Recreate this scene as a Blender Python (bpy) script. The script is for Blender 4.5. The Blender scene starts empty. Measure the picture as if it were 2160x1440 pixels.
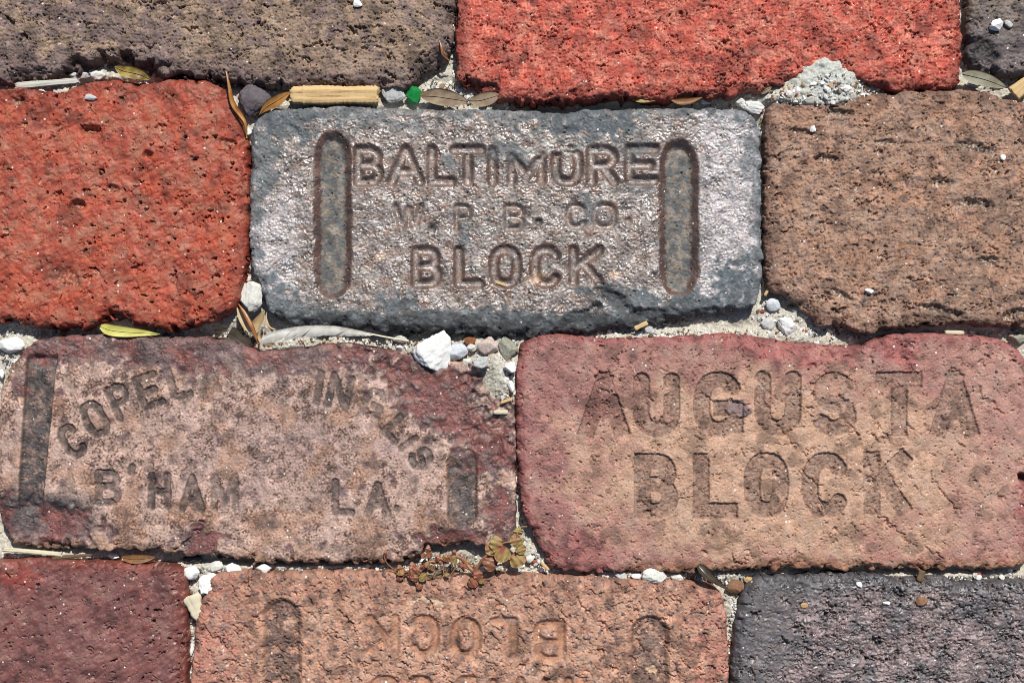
import bpy, math, random
import numpy as np

# ------------------------------------------------------------------ camera, world, sun, exposure
S = 0.458 / 2160.0            # metres per photo pixel on the plane of the brick tops
CAMH = 0.636
sc = bpy.context.scene
cam_d = bpy.data.cameras.new("camera"); cam = bpy.data.objects.new("camera", cam_d)
sc.collection.objects.link(cam); cam.location = (0, 0, CAMH)
cam_d.sensor_width = 36; cam_d.lens = 50; cam_d.clip_start = 0.01; cam_d.clip_end = 50
sc.camera = cam
SUN_EL = math.radians(51); SUN_AZ = math.radians(16)     # azimuth clockwise from +Y (image up) towards +X
w = bpy.data.worlds.new("World"); sc.world = w; w.use_nodes = True
nt = w.node_tree; bg = nt.nodes["Background"]
sky = nt.nodes.new("ShaderNodeTexSky"); sky.sky_type = 'NISHITA'; sky.sun_disc = False
sky.sun_elevation = SUN_EL; sky.sun_rotation = SUN_AZ
nt.links.new(sky.outputs[0], bg.inputs[0]); bg.inputs[1].default_value = 0.07
sd = bpy.data.lights.new("sun", 'SUN'); sd.energy = 5.0; sd.angle = math.radians(0.53); sd.color = (1, 0.965, 0.91)
sun = bpy.data.objects.new("sun", sd); sc.collection.objects.link(sun)
from mathutils import Vector
_dir = Vector((math.sin(SUN_AZ) * math.cos(SUN_EL), math.cos(SUN_AZ) * math.cos(SUN_EL), math.sin(SUN_EL)))
sun.rotation_euler = _dir.to_track_quat('Z', 'Y').to_euler()
sc.view_settings.view_transform = 'Standard'; sc.view_settings.look = 'None'
sc.view_settings.exposure = 0.0; sc.view_settings.gamma = 1.0; sc.cycles.filter_width = 0.95

# ------------------------------------------------------------------ helpers
def wx(px, z=0.0): return (px - 1080.0) * S * (CAMH - z) / CAMH
def wy(py, z=0.0): return -(py - 720.0) * S * (CAMH - z) / CAMH
def lin(c):
    c = np.asarray(c, dtype=np.float32) / 255.0
    return np.where(c <= 0.04045, c / 12.92, ((c + 0.055) / 1.055) ** 2.4)
ALB = 0.80                                        # sunlit colour in the photo -> base colour
def alb(c): return np.clip(lin(c) * ALB, 0.004, 0.84)
def sst(a, b, x):
    t = np.clip((x - a) / (b - a), 0, 1); return t * t * (3 - 2 * t)
def mix(a, b, t):
    t = np.asarray(t)[..., None]; return a * (1 - t) + np.asarray(b, dtype=np.float32) * t

# periodic noise tiles (one texel = 2 photo pixels)
TW, TH, TS = 2048, 1024, 2.0
_fx = np.fft.rfftfreq(TW, TS)[None, :].astype(np.float32); _fy = np.fft.fftfreq(TH, TS)[:, None].astype(np.float32)
def _filt(amp, seed):
    r = np.random.default_rng(seed).standard_normal((TH, TW)).astype(np.float32)
    f = np.fft.irfft2(np.fft.rfft2(r) * amp, s=(TH, TW)).astype(np.float32)
    return (f - f.mean()) / f.std()
def band(wl, seed, ax=1, ay=1, rot=0, bw=0.35):
    c, s = math.cos(rot), math.sin(rot)
    k = np.sqrt(((_fx * c + _fy * s) * ax) ** 2 + ((-_fx * s + _fy * c) * ay) ** 2) * wl + 1e-6
    return _filt(np.exp(-(np.log(k) ** 2) / (2 * bw * bw)), seed)
def frac(wl, seed, beta=1.6, ax=1, ay=1):
    k = np.sqrt((_fx * ax) ** 2 + (_fy * ay) ** 2) * wl
    return _filt(1.0 / (1 + k * k) ** (beta / 2), seed)
T = {}
T['f5'] = band(5.5, 1); T['f9'] = band(9, 2); T['f14'] = band(15, 3, bw=.45); T['f24'] = band(26, 4, bw=.45)
T['f50'] = band(55, 5, bw=.5); T['f140'] = band(150, 6, bw=.5); T['f400'] = band(420, 7, bw=.5)
T['fr'] = frac(200, 8, 1.9); T['frs'] = frac(45, 9, 1.7); T['mud'] = frac(110, 10, 2.4)
T['h'] = band(15, 11, ax=3.4, bw=.5); T['h2'] = band(24, 12, ax=4.5, bw=.55); T['v'] = band(7, 13, ay=4.5, bw=.3)
T['dg'] = band(26, 14, ax=3.0, rot=math.radians(42), bw=.5); T['dg2'] = band(18, 15, ax=2.5, rot=math.radians(-35), bw=.5)
T['w1'] = frac(30, 16, 2.2); T['w2'] = frac(30, 17, 2.2)
def N(key, x, y, o=0):
    t = T[key]
    u = (x + 977.0 * o + 5000) / TS; v = (y + 613.0 * o + 3000) / TS
    i = np.floor(u).astype(np.int32); j = np.floor(v).astype(np.int32)
    a = (u - i).astype(np.float32); b = (v - j).astype(np.float32)
    i0 = i % TW; i1 = (i + 1) % TW; j0 = j % TH; j1 = (j + 1) % TH
    return (t[j0, i0] * (1 - a) + t[j0, i1] * a) * (1 - b) + (t[j1, i0] * (1 - a) + t[j1, i1] * a) * b

def axis(lo, hi, flo, fhi, step, outer):
    a = []
    if lo < flo: a.append(np.arange(lo, min(flo, hi), outer))
    s0, s1 = max(lo, flo), min(hi, fhi)
    if s1 > s0: a.append(np.arange(s0, s1, step))
    if hi > fhi: a.append(np.arange(max(fhi, lo), hi + outer, outer))
    return np.unique(np.concatenate(a))

def smooth_poly(pts, n=7):
    P = np.array(pts, float); out = []; m = len(P)
    for i in range(m):
        p0, p1, p2, p3 = P[i - 1], P[i], P[(i + 1) % m], P[(i + 2) % m]
        for k in range(n):
            t = k / n
            out.append(0.5 * ((2 * p1) + (-p0 + p2) * t + (2 * p0 - 5 * p1 + 4 * p2 - p3) * t * t + (-p0 + 3 * p1 - 3 * p2 + p3) * t ** 3))
    return np.array(out)

def sdf(X, Y, poly):
    """signed distance, positive inside"""
    d2 = np.full(X.shape, 1e12, np.float32); ins = np.zeros(X.shape, bool)
    m = len(poly)
    for i in range(m):
        ax_, ay_ = poly[i]; bx_, by_ = poly[(i + 1) % m]
        ex, ey = bx_ - ax_, by_ - ay_; L = ex * ex + ey * ey + 1e-9
        px = X - ax_; py = Y - ay_
        t = np.clip((px * ex + py * ey) / L, 0, 1)
        d2 = np.minimum(d2, (px - t * ex) ** 2 + (py - t * ey) ** 2)
        if (ay_ > by_) != (ay_ < by_) or ay_ != by_:
            c = ((ay_ > Y) != (by_ > Y))
            xin = ex * (Y - ay_) / (by_ - ay_ + 1e-12) + ax_
            ins ^= c & (X < xin)
    d = np.sqrt(d2); return np.where(ins, d, -d)

def mesh_np(name, V, F, mat, smooth=True, parent=None, loc=None):
    """V (n,3) metres, F (m,4) or (m,3)"""
    me = bpy.data.meshes.new(name); n, k = F.shape
    me.vertices.add(len(V)); me.vertices.foreach_set("co", np.ascontiguousarray(V, np.float32).ravel())
    me.loops.add(n * k); me.loops.foreach_set("vertex_index", np.ascontiguousarray(F, np.int32).ravel())
    me.polygons.add(n); me.polygons.foreach_set("loop_start", np.arange(0, n * k, k, dtype=np.int32))
    me.polygons.foreach_set("loop_total", np.full(n, k, np.int32))
    me.polygons.foreach_set("use_smooth", np.full(n, smooth, bool))
    me.update(calc_edges=True)
    if mat: me.materials.append(mat)
    o = bpy.data.objects.new(name, me); sc.collection.objects.link(o)
    if loc is not None: o.location = loc
    if parent: o.parent = parent
    return o
def add_col(o, C, R=None):
    a = o.data.attributes.new("Col", 'FLOAT_COLOR', 'POINT')
    c = np.ones((len(C), 4), np.float32); c[:, :3] = C; a.data.foreach_set("color", c.ravel())
    if R is not None:
        a = o.data.attributes.new("Rgh", 'FLOAT', 'POINT'); a.data.foreach_set("value", np.asarray(R, np.float32).ravel())
def tag(o, label=None, cat=None, group=None, kind=None):
    if label: o['label'] = label
    if cat: o['category'] = cat
    if group: o['group'] = group
    if kind: o['kind'] = kind
    return o
def origin_to(o, x, y, z):
    """move the mesh data so that the object's own origin sits at (x,y,z)"""
    n = len(o.data.vertices); co = np.empty(n * 3, np.float32); o.data.vertices.foreach_get("co", co)
    co = co.reshape(-1, 3) - np.array([x, y, z], np.float32); o.data.vertices.foreach_set("co", co.ravel())
    o.location = (x, y, z); o.data.update(); return o

# ------------------------------------------------------------------ materials
def nodes(m):
    m.use_nodes = True; return m.node_tree, m.node_tree.nodes, m.node_tree.links, m.node_tree.nodes["Principled BSDF"]
def earthy(name, spec=0.4, bump=0.5, fine=1300, mott=0.25, speck=0.0, base=None, rough=0.85, coat=0.0, ior=1.5, bdist=0.00022, chroma=0.35):
    """procedural rough ceramic / sand / stone; colour from the 'Col' attribute when base is None"""
    m = bpy.data.materials.new(name); t, nn, L, p = nodes(m)
    tc = nn.new("ShaderNodeTexCoord")
    if base is None:
        a = nn.new("ShaderNodeAttribute"); a.attribute_name = "Col"; csrc = a.outputs["Color"]
        r = nn.new("ShaderNodeAttribute"); r.attribute_name = "Rgh"; L.new(r.outputs["Fac"], p.inputs["Roughness"])
    else:
        rgb = nn.new("ShaderNodeRGB"); rgb.outputs[0].default_value = (*base, 1); csrc = rgb.outputs[0]
        p.inputs["Roughness"].default_value = rough
    n1 = nn.new("ShaderNodeTexNoise"); n1.inputs["Scale"].default_value = fine; n1.inputs["Detail"].default_value = 4; n1.inputs["Roughness"].default_value = .65
    L.new(tc.outputs["Object"], n1.inputs["Vector"])
    mr = nn.new("ShaderNodeMapRange"); mr.inputs[1].default_value = .3; mr.inputs[2].default_value = .7
    mr.inputs[3].default_value = 1 - mott; mr.inputs[4].default_value = 1 + mott; L.new(n1.outputs["Fac"], mr.inputs[0])
    hu = nn.new("ShaderNodeVectorMath"); hu.operation = 'MULTIPLY_ADD'; L.new(n1.outputs["Color"], hu.inputs[0])
    hu.inputs[1].default_value = (chroma * 2, chroma * 1.5, chroma * 2); hu.inputs[2].default_value = (1 - chroma, 1 - chroma * .75, 1 - chroma)
    hm = nn.new("ShaderNodeVectorMath"); hm.operation = 'MULTIPLY'; L.new(csrc, hm.inputs[0]); L.new(hu.outputs[0], hm.inputs[1])
    mul = nn.new("ShaderNodeVectorMath"); mul.operation = 'SCALE'; L.new(hm.outputs[0], mul.inputs[0]); L.new(mr.outputs[0], mul.inputs["Scale"])
    out = mul.outputs[0]
    if speck > 0:
        vo = nn.new("ShaderNodeTexVoronoi"); vo.inputs["Scale"].default_value = 700; L.new(tc.outputs["Object"], vo.inputs["Vector"])
        lt = nn.new("ShaderNodeMath"); lt.operation = 'LESS_THAN'; L.new(vo.outputs["Distance"], lt.inputs[0])
        sx = nn.new("ShaderNodeSeparateColor"); L.new(vo.outputs["Color"], sx.inputs[0])
        th = nn.new("ShaderNodeMath"); th.operation = 'MULTIPLY_ADD'; L.new(sx.outputs[1], th.inputs[0]); th.inputs[1].default_value = .3; th.inputs[2].default_value = .06; L.new(th.outputs[0], lt.inputs[1])
        gt = nn.new("ShaderNodeMath"); gt.operation = 'GREATER_THAN'; gt.inputs[1].default_value = 1 - speck; L.new(sx.outputs[0], gt.inputs[0])
        mm = nn.new("ShaderNodeMath"); mm.operation = 'MULTIPLY'; L.new(lt.outputs[0], mm.inputs[0]); L.new(gt.outputs[0], mm.inputs[1])
        mx = nn.new("ShaderNodeMix"); mx.data_type = 'RGBA'; L.new(mm.outputs[0], mx.inputs["Factor"])
        L.new(out, mx.inputs[6]); mx.inputs[7].default_value = (.62, .6, .55, 1); out = mx.outputs[2]
    L.new(out, p.inputs["Base Color"])
    n2 = nn.new("ShaderNodeTexNoise"); n2.inputs["Scale"].default_value = fine * .62; n2.inputs["Detail"].default_value = 5; n2.inputs["Roughness"].default_value = .7
    L.new(tc.outputs["Object"], n2.inputs["Vector"])
    b = nn.new("ShaderNodeBump"); b.inputs["Strength"].default_value = bump; b.inputs["Distance"].default_value = bdist
    L.new(n2.outputs["Fac"], b.inputs["Height"]); L.new(b.outputs[0], p.inputs["Normal"])
    p.inputs["Specular IOR Level"].default_value = spec; p.inputs["IOR"].default_value = ior
    p.inputs["Coat Weight"].default_value = coat
    if coat: p.inputs["Coat Roughness"].default_value = .3
    return m
M_CLAY = earthy("wirecut_clay", spec=.5, bump=.7, speck=.035, fine=2300, bdist=.0002)
M_SMOOTH = earthy("pressed_clay", spec=.45, bump=.6, speck=.03, mott=.22, fine=2300, bdist=.00018)
M_GLAZE = earthy("salt_glazed_clay", spec=1.0, bump=1.0, fine=1050, mott=.3, ior=1.6, speck=.02, coat=.0)
M_SAND = earthy("joint_sand", spec=.2, bump=.9, fine=1500, mott=.3, speck=.05, bdist=.0003)
M_GRIT = earthy("mixed_grit", spec=.25, bump=.5, fine=1600)
_sm = {}
def stone_mat(name, rgb, rough=.9, mott=.14, bump=.5, spec=.3):
    if name not in _sm: _sm[name] = earthy(name, spec=spec, bump=bump, fine=900, mott=mott, base=tuple(float(v) for v in alb(rgb)), rough=rough, bdist=.0004)
    return _sm[name]

# ------------------------------------------------------------------ stroke lettering pressed into the clay
def arc(cx, cy, rx, ry, a0, a1, n=12, e=2.0):
    o = []
    for i in range(n + 1):
        a = math.radians(a0 + (a1 - a0) * i / n); c, s = math.cos(a), math.sin(a)
        o.append((cx + rx * math.copysign(abs(c) ** (2 / e), c), cy + ry * math.copysign(abs(s) ** (2 / e), s)))
    return o
G = {
 'A': [[(0, 0), (.5, 1)], [(1, 0), (.5, 1)], [(.2, .32), (.8, .32)]],
 'B': [[(0, 0), (0, 1)], [(0, 1), (.55, 1)] + arc(.55, .765, .38, .235, 90, -90, 8) + [(0, .53)], [(0, .53), (.6, .53)] + arc(.6, .265, .4, .265, 90, -90, 8) + [(0, 0)]],
 'C': [arc(.5, .5, .5, .5, 38, 322, 22, 2.5)],
 'E': [[(0, 0), (0, 1)], [(0, 1), (1, 1)], [(0, .5), (.8, .5)], [(0, 0), (1, 0)]],
 'G': [arc(.5, .5, .5, .5, 38, 300, 22, 2.5), [(1, .08), (1, .42)], [(.6, .42), (1, .42)]],
 'H': [[(0, 0), (0, 1)], [(1, 0), (1, 1)], [(0, .5), (1, .5)]],
 'I': [[(.5, 0), (.5, 1)]],
 'K': [[(0, 0), (0, 1)], [(0, .38), (1, 1)], [(.35, .6), (1, 0)]],
 'L': [[(0, 1), (0, 0)], [(0, 0), (1, 0)]],
 'M': [[(0, 0), (0, 1)], [(0, 1), (.5, .2)], [(.5, .2), (1, 1)], [(1, 1), (1, 0)]],
 'N': [[(0, 0), (0, 1)], [(0, 1), (1, 0)], [(1, 0), (1, 1)]],
 'O': [arc(.5, .5, .5, .5, 0, 360, 28, 2.7)],
 'P': [[(0, 0), (0, 1)], [(0, 1), (.6, 1)] + arc(.6, .735, .4, .265, 90, -90, 8) + [(0, .47)]],
 'R': [[(0, 0), (0, 1)], [(0, 1), (.55, 1)] + arc(.55, .75, .42, .25, 90, -90, 8) + [(0, .5)], [(.5, .5), (1, 0)]],
 'S': [arc(.5, .745, .46, .255, 30, 270, 12) + arc(.5, .25, .5, .25, 90, -150, 12)],
 'T': [[(.5, 0), (.5, 1)], [(0, 1), (1, 1)]],
 'U': [[(0, 1), (0, .35)] + arc(.5, .33, .5, .33, 180, 360, 12) + [(1, 1)]],
 'W': [[(0, 1), (.25, 0)], [(.25, 0), (.5, .9)], [(.5, .9), (.75, 0)], [(.75, 0), (1, 1)]],
 '.': [[(.45, .5), (.55, .5)]], "'": [[(.5, 0), (.5, 1)]],
}
def text_field(xs, ys, X, Y, items, hw, edge, square=False):
    """items: (glyph, cx, cy, w, h, rot degrees clockwise, strength); returns the pressed-in amount 0..1"""
    out = np.zeros(X.shape, np.float32)
    for it in items:
        g, cx, cy, gw, gh, rot, st = it
        r = math.radians(rot); c, s = math.cos(r), math.sin(r)
        rad = math.hypot(gw, gh) / 2 + hw + edge + 3
        i0, i1 = np.searchsorted(xs, [cx - rad, cx + rad]); j0, j1 = np.searchsorted(ys, [cy - rad, cy + rad])
        if i1 <= i0 or j1 <= j0: continue
        x = X[j0:j1, i0:i1] - cx; y = Y[j0:j1, i0:i1] - cy
        best = np.full(x.shape, 1e9, np.float32)
        for stroke in G[g]:
            P = [((a - .5) * gw, -(b - .5) * gh) for a, b in stroke]
            P = [(a * c - b * s, a * s + b * c) for a, b in P]
            for (ax_, ay_), (bx_, by_) in zip(P[:-1], P[1:]):
                ex, ey = bx_ - ax_, by_ - ay_; L = math.hypot(ex, ey)
                if L < 1e-6: continue
                ux, uy = ex / L, ey / L
                al = (x - ax_) * ux + (y - ay_) * uy; pe = -(x - ax_) * uy + (y - ay_) * ux
                if square and len(P) == 2:
                    d = np.maximum(np.abs(pe), np.abs(al - L / 2) - L / 2)
                else:
                    q = al - np.clip(al, 0, L); d = np.sqrt(q * q + pe * pe)
                best = np.minimum(best, d)
        v = st * (1 - sst(hw - edge, hw + edge, best))
        out[j0:j1, i0:i1] = np.maximum(out[j0:j1, i0:i1], v)
    return out
def box(g, x0, x1, y0, y1, hw, st=1, rot=0):
    return (g, (x0 + x1) / 2, (y0 + y1) / 2, (x1 - x0) - 2 * hw, (y1 - y0) - 2 * hw, rot, st)
def stadium(X, Y, x0, x1, y0, y1):
    r = (x1 - x0) / 2; cx = (x0 + x1) / 2
    yy = np.clip(Y, y0 + r, y1 - r); return r - np.sqrt((X - cx) ** 2 + (Y - yy) ** 2)
def ell(X, Y, cx, cy, rx, ry, rot=0):
    r = math.radians(rot); c, s = math.cos(r), math.sin(r)
    x = (X - cx) * c + (Y - cy) * s; y = -(X - cx) * s + (Y - cy) * c
    return np.sqrt((x / rx) ** 2 + (y / ry) ** 2)

# ------------------------------------------------------------------ bricks
FX0, FX1, FY0, FY1 = -30, 2190, -25, 1465
STEP = 1.5
GAIN = {1: (1.1, 0.99, 0.86), 2: (1.12, 0.75, 0.57), 3: (0.92, 0.88, 0.83), 4: (1.0, 0.68, 0.47), 6: (1.0, 0.9, 0.8), 7: (0.83, 0.7, 0.63), 8: (0.96, 0.89, 0.81), 9: (0.91, 0.74, 0.64), 10: (1.05, 0.93, 0.84), 11: (0.84, 0.75, 0.71), 5: (0.98, 0.98, 0.98)}      # clay colour of each brick against the common palette
def build_brick(name, label, outline, paint, mat, seed, R=26, Rb=None, dz=0, ragged=1.0, tilt=(0, 0), group=None):
    poly = smooth_poly(outline, 6)
    x0, y0 = poly.min(0) - 10; x1, y1 = poly.max(0) + 10
    xs = axis(x0, x1, FX0, FX1, STEP, 5); ys = axis(y0, y1, FY0, FY1, STEP, 5)
    X, Y = np.meshgrid(xs.astype(np.float32), ys.astype(np.float32))
    # cheap distance on a coarse grid, bilinear up
    cs = 5.0
    cxs = np.arange(x0 - cs, x1 + 2 * cs, cs); cys = np.arange(y0 - cs, y1 + 2 * cs, cs)
    CX, CY = np.meshgrid(cxs.astype(np.float32), cys.astype(np.float32)); D = sdf(CX, CY, poly).astype(np.float32)
    u = (X - cxs[0]) / cs; v = (Y - cys[0]) / cs; i = u.astype(int); j = v.astype(int); a = u - i; b = v - j
    d = (D[j, i] * (1 - a) + D[j, i + 1] * a) * (1 - b) + (D[j + 1, i] * (1 - a) + D[j + 1, i + 1] * a) * b
    low = sst(y1 - 75, y1 - 45, Y)
    d = d + ragged * ((1.6 * N('f50', X, Y, seed) + .8 * N('f24', X, Y, seed) + .5 * N('frs', X, Y, seed)) * (.6 + .9 * low))
    Rr = R + ((Rb or R) - R) * low
    bite = sst(.75, 1.0, .35 * N('f24', X, Y, seed + 14) + .8 * N('f50', X, Y, seed + 15) + .35 * N('frs', X, Y, seed + 16)); d = np.where(d > 0, np.maximum(d - (2.5 + 3.5 * low) * bite * ragged, -4), d)
    Rr = np.maximum(7, .86 * Rr * (1 + .22 * N('f140', X, Y, seed + 3) + .22 * N('f50', X, Y, seed + 4)))
    t = np.clip(d / Rr, 0, 1)
    prof = -Rr * (1 - np.sqrt(np.clip(1 - (1 - t) ** 2, 0, 1))) * .85
    prof = np.where(d < 0, prof + d * 22, prof)
    cx, cy = (max(x0, 0) + min(x1, 2160)) / 2, (max(y0, 0) + min(y1, 1440)) / 2
    h, C, Rg = paint(X, Y, xs, ys, d, seed)
    edge = 1 - sst(2, Rr * .9, d)
    h = h + edge * (1.3 * N('frs', X, Y, seed + 5) + .5 * N('f14', X, Y, seed + 6) - 2.2 * (1 - sst(0, .3, np.abs(N('f24', X, Y, seed + 7)))) * sst(.2, 1, N('f50', X, Y, seed + 8)) * (.4 + low))
    Z = prof + h + dz + tilt[0] * (X - cx) / 500 + tilt[1] * (Y - cy) / 240
    Z = np.maximum(Z, -115)
    keep = d > -6
    fq = keep[:-1, :-1] | keep[1:, :-1] | keep[:-1, 1:] | keep[1:, 1:]
    idx = np.arange(X.size).reshape(X.shape)
    F = np.stack([idx[1:, :-1][fq], idx[1:, 1:][fq], idx[:-1, 1:][fq], idx[:-1, :-1][fq]], 1)
    used = np.zeros(X.size, bool); used[F.ravel()] = True
    rem = np.cumsum(used) - 1; F = rem[F]
    V = np.stack([(X - 1080).ravel()[used] * S, -(Y - 720).ravel()[used] * S, Z.ravel()[used] * S], 1)
    o = mesh_np(name, V, F, mat)
    st = .6 * N('f140', X, Y, seed + 30) + .5 * N('f50', X, Y, seed + 31) + .3 * N('frs', X, Y, seed + 32); C = C * (1 - .2 * sst(.5, 1.3, st))[..., None]; C = mix(C, (190, 174, 162), sst(.3, 1.6, -st + .5 * N('f5', X, Y, seed) + .4 * N('frs', X, Y, seed + 33)) * .28 * (mat is not M_GLAZE))
    C = np.clip(C.reshape(-1, 3)[used], 5, 250); C = C * .77 + C.mean(1, keepdims=True) * .23; C = np.clip(alb(C) * np.array(GAIN.get(seed, (1, 1, 1)), np.float32), .004, .84); Rg = np.broadcast_to(Rg, X.shape).ravel()[used]
    add_col(o, C, Rg if mat is M_GLAZE else Rg - .04 + .08 * np.broadcast_to(np.clip(N('f50', X, Y, seed + 20), -1, 1), X.shape).ravel()[used])
    pm = poly.mean(0); origin_to(o, (pm[0] - 1080) * S, -(pm[1] - 720) * S, -.05)
    tag(o, label, "brick", group or "paving bricks laid in running bond")
    return o

def col0(X, c): return np.broadcast_to(np.array(c, np.float32), X.shape + (3,)).copy()
SANDC = (205, 202, 190)

def cracks(X, Y, o, gate=.5, wdt=.3):
    """short curved crevices"""
    wxx = X + 5 * N('w1', X, Y, o); wyy = Y + 5 * N('w2', X, Y, o)
    a = (1 - sst(wdt * .35, wdt, np.abs(N('f24', wxx, wyy, o + 3)))) * sst(gate, gate + .35, N('f50', X, Y, o + 3) * .6 + .8 * N('f24', X, Y, o + 9))
    b = (1 - sst(wdt * .35, wdt, np.abs(N('f14', wxx, wyy, o + 4)))) * sst(gate + .25, gate + .6, N('f24', X, Y, o + 5) * .8 + .5 * N('f50', X, Y, o + 6))
    return np.maximum(a, b * .7)
def wirecut(X, Y, o, tear=1.0, rip=1.0, pit=1.0, rough=1.0):
    """drag marks of the cutting wire: horizontal tears, upright ripples, plucked pits. returns height, tear mask, pit mask"""
    wxx = X + 7 * N('w1', X, Y, o); wyy = Y + 6 * N('w2', X, Y, o)
    hh = N('h', wxx, wyy, o); h2 = N('h2', wxx, wyy, o + 1)
    area = .4 + .6 * sst(-.6, .8, N('f140', X, Y, o + 2) + .4 * N('f50', X, Y, o + 2))
    tr = sst(1.6, 1.8, hh + .25 * N('f9', X, Y, o + 2)) * area; tr2 = sst(1.75, 1.95, h2 + .5 * N('f9', X, Y, o) + .3 * N('f14', X, Y, o)) * area
    pj = N('f24', wxx, wyy, o + 3) + .6 * N('f9', wxx, wyy, o + 1)
    p = sst(2.4, 2.6, .75 * N('f24', wxx, wyy, o + 3) + .55 * N('frs', wxx, wyy, o + 1) + .4 * N('h', X, Y, o + 9)); p2 = sst(2.6, 2.8, N('f14', wxx, wyy, o + 4) + .4 * N('f5', X, Y, o + 4))
    ter = sst(-.12, .12, N('f50', wxx, wyy, o + 7) * .7 + N('h2', X, Y, o + 8) * .6 + .25 * N('f14', X, Y, o + 8) - .5)
    bg_ = (1 - sst(.08, .2, np.abs(N('f50', X * .7 + 8 * N('w1', X, Y, o), Y * 1.5 + 6 * N('w2', X, Y, o), o + 12)))) * sst(.5, .9, N('f50', X, Y, o + 13) + .5 * N('f24', X, Y, o + 13))
    ck = np.maximum(cracks(X, Y, o + 2, .8), bg_)
    h = rough * (1.5 * N('fr', X, Y, o) + .6 * N('frs', X, Y, o) + .3 * N('f9', X, Y, o + 1) + .35 * N('f5', X, Y, o))
    h += rip * .32 * N('v', X, Y, o) * (.3 + .7 * sst(-.3, 1, N('f140', X, Y, o + 5)))
    h += rough * .25 * N('h', X, Y, o + 6) - 2.2 * ter * tear
    cl = .35 + .65 * sst(-.3, .5, N('f140', X, Y, o + 14)); h -= tear * (6 * tr + 11 * tr2) + pit * cl * (13 * p + 8 * p2) + 6.5 * ck * tear
    return h, np.clip(tr + tr2 + .5 * ck, 0, 1), np.clip(p + p2 * .8, 0, 1)
def trapped(C, X, Y, m, o, amt=.55, c=SANDC):
    """pale grains caught in the pits"""
    g = sst(.3, .7, m) * sst(.1, .6, N('f9', X, Y, o + 7) + .4 * N('f5', X, Y, o)) * amt
    return mix(C, c, g)
def clasts(C, h, X, Y, o, c, thr=1.55, amt=.7):
    m = sst(thr + .25, thr + .4, N('f14', X, Y, o + 8) * .55 + .9 * N('f24', X, Y, o + 9) + .15 * N('f5', X, Y, o))
    return mix(C, c, m * amt), h + .9 * m
def tone(C, X, Y, o, a=.07):
    f = 1 + a * (.6 * N('frs', X, Y, o + 10) + .5 * N('f50', X, Y, o + 11) + .35 * N('f9', X, Y, o + 12)); return C * f[..., None]
def chip(h, X, Y, cx, cy, rx, ry, dep, o=0, rot=0, pw=1.0):
    e = ell(X, Y, cx, cy, rx, ry, rot) + .10 * N('f50', X, Y, o) + .06 * N('f24', X, Y, o)
    m = 1 - sst(.35, 1.05, e)
    return h - dep * m - m * (.5 * np.abs(N('f24', X, Y, o + 2)) + .45 * N('frs', X, Y, o + 4)), m

def pluck(h, C, X, Y, xs, ys, o, n, s0=4, s1=13, asp=1.6, dep=.8, dark=(0, 0, 0), da=.25, grain=.6, box_=(-40, 2200, -40, 1480)):
    """separate plucked holes of very different size, steeper on one side, some holding pale grains"""
    rg_ = np.random.default_rng(900 + o)
    x0, x1 = max(xs[0], box_[0]), min(xs[-1], box_[1]); y0, y1 = max(ys[0], box_[2]), min(ys[-1], box_[3])
    for _ in range(n):
        cx, cy = x0 + (x1 - x0) * rg_.random(), y0 + (y1 - y0) * rg_.random()
        if N('f140', np.array([cx]), np.array([cy]), o + 40)[0] < -.9 + .5 * rg_.random(): continue
        a = s0 * (s1 / s0) ** (rg_.random() ** 1.7); b = a / (1 + (asp - 1) * rg_.random()); rot = math.radians(rg_.normal(-5, 28)); dp = dep * b * (.7 + .6 * rg_.random()); gr = rg_.random() < grain; R_ = a * 1.9 + 3
        i0, i1 = np.searchsorted(xs, [cx - R_, cx + R_]); j0, j1 = np.searchsorted(ys, [cy - R_, cy + R_])
        if i1 - i0 < 2 or j1 - j0 < 2: continue
        x = X[j0:j1, i0:i1]; y = Y[j0:j1, i0:i1]; dx, dy = x - cx, y - cy; c, s_ = math.cos(rot), math.sin(rot)
        u = (dx * c + dy * s_) / a; v = (-dx * s_ + dy * c) / b
        r = np.sqrt(u * u + v * v) + .22 * N('f14', x, y, o + 41) + .16 * N('f9', x, y, o + 42) + .12 * N('f24', x, y, o + 43)
        m = 1 - sst(.62, .98, r); h[j0:j1, i0:i1] -= dp * m * np.clip(.75 - .45 * v, .3, 1.2)
        C[j0:j1, i0:i1] = mix(C[j0:j1, i0:i1], C[j0:j1, i0:i1] * .75, m * da)
        if gr: C[j0:j1, i0:i1] = mix(C[j0:j1, i0:i1], SANDC, m * sst(-.1, .6, v + .5 * N('f5', x, y, o + 44)) * sst(-.4, .4, N('f9', x, y, o + 45)) * .95)
    return h, C
def p_topleft(X, Y, xs, ys, d, o):
    h, t, p = wirecut(X, Y, o, tear=.75, rip=1.6, pit=.8)
    C = col0(X, (146, 124, 108))
    C = mix(C, (116, 97, 101), sst(.1, 1.2, N('f50', X, Y, o) * .6 + N('f140', X, Y, o) * .6 + sst(560, 150, X) * 1.2) * .8)
    C = mix(C, (104, 86, 90), (1 - sst(10, 60, d)) * .7)
    C, h = clasts(C, h, X, Y, o, (92, 90, 98), 1.5)
    h, m = chip(h, X, Y, 240, 146, 112, 38, 44, o); C = mix(C, (92, 70, 72), m * .8)
    h, m = chip(h, X, Y, 65, 160, 50, 22, 12, o + 1)
    h, m = chip(h, X, Y, 905, 150, 50, 45, 14, o + 2, -40)
    C = trapped(C, X, Y, p, o, .7)
    h, C = pluck(h, C, X, Y, xs, ys, o, 190, 4, 14, 2.4)
    return h, tone(C, X, Y, o, .1), .8
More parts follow.
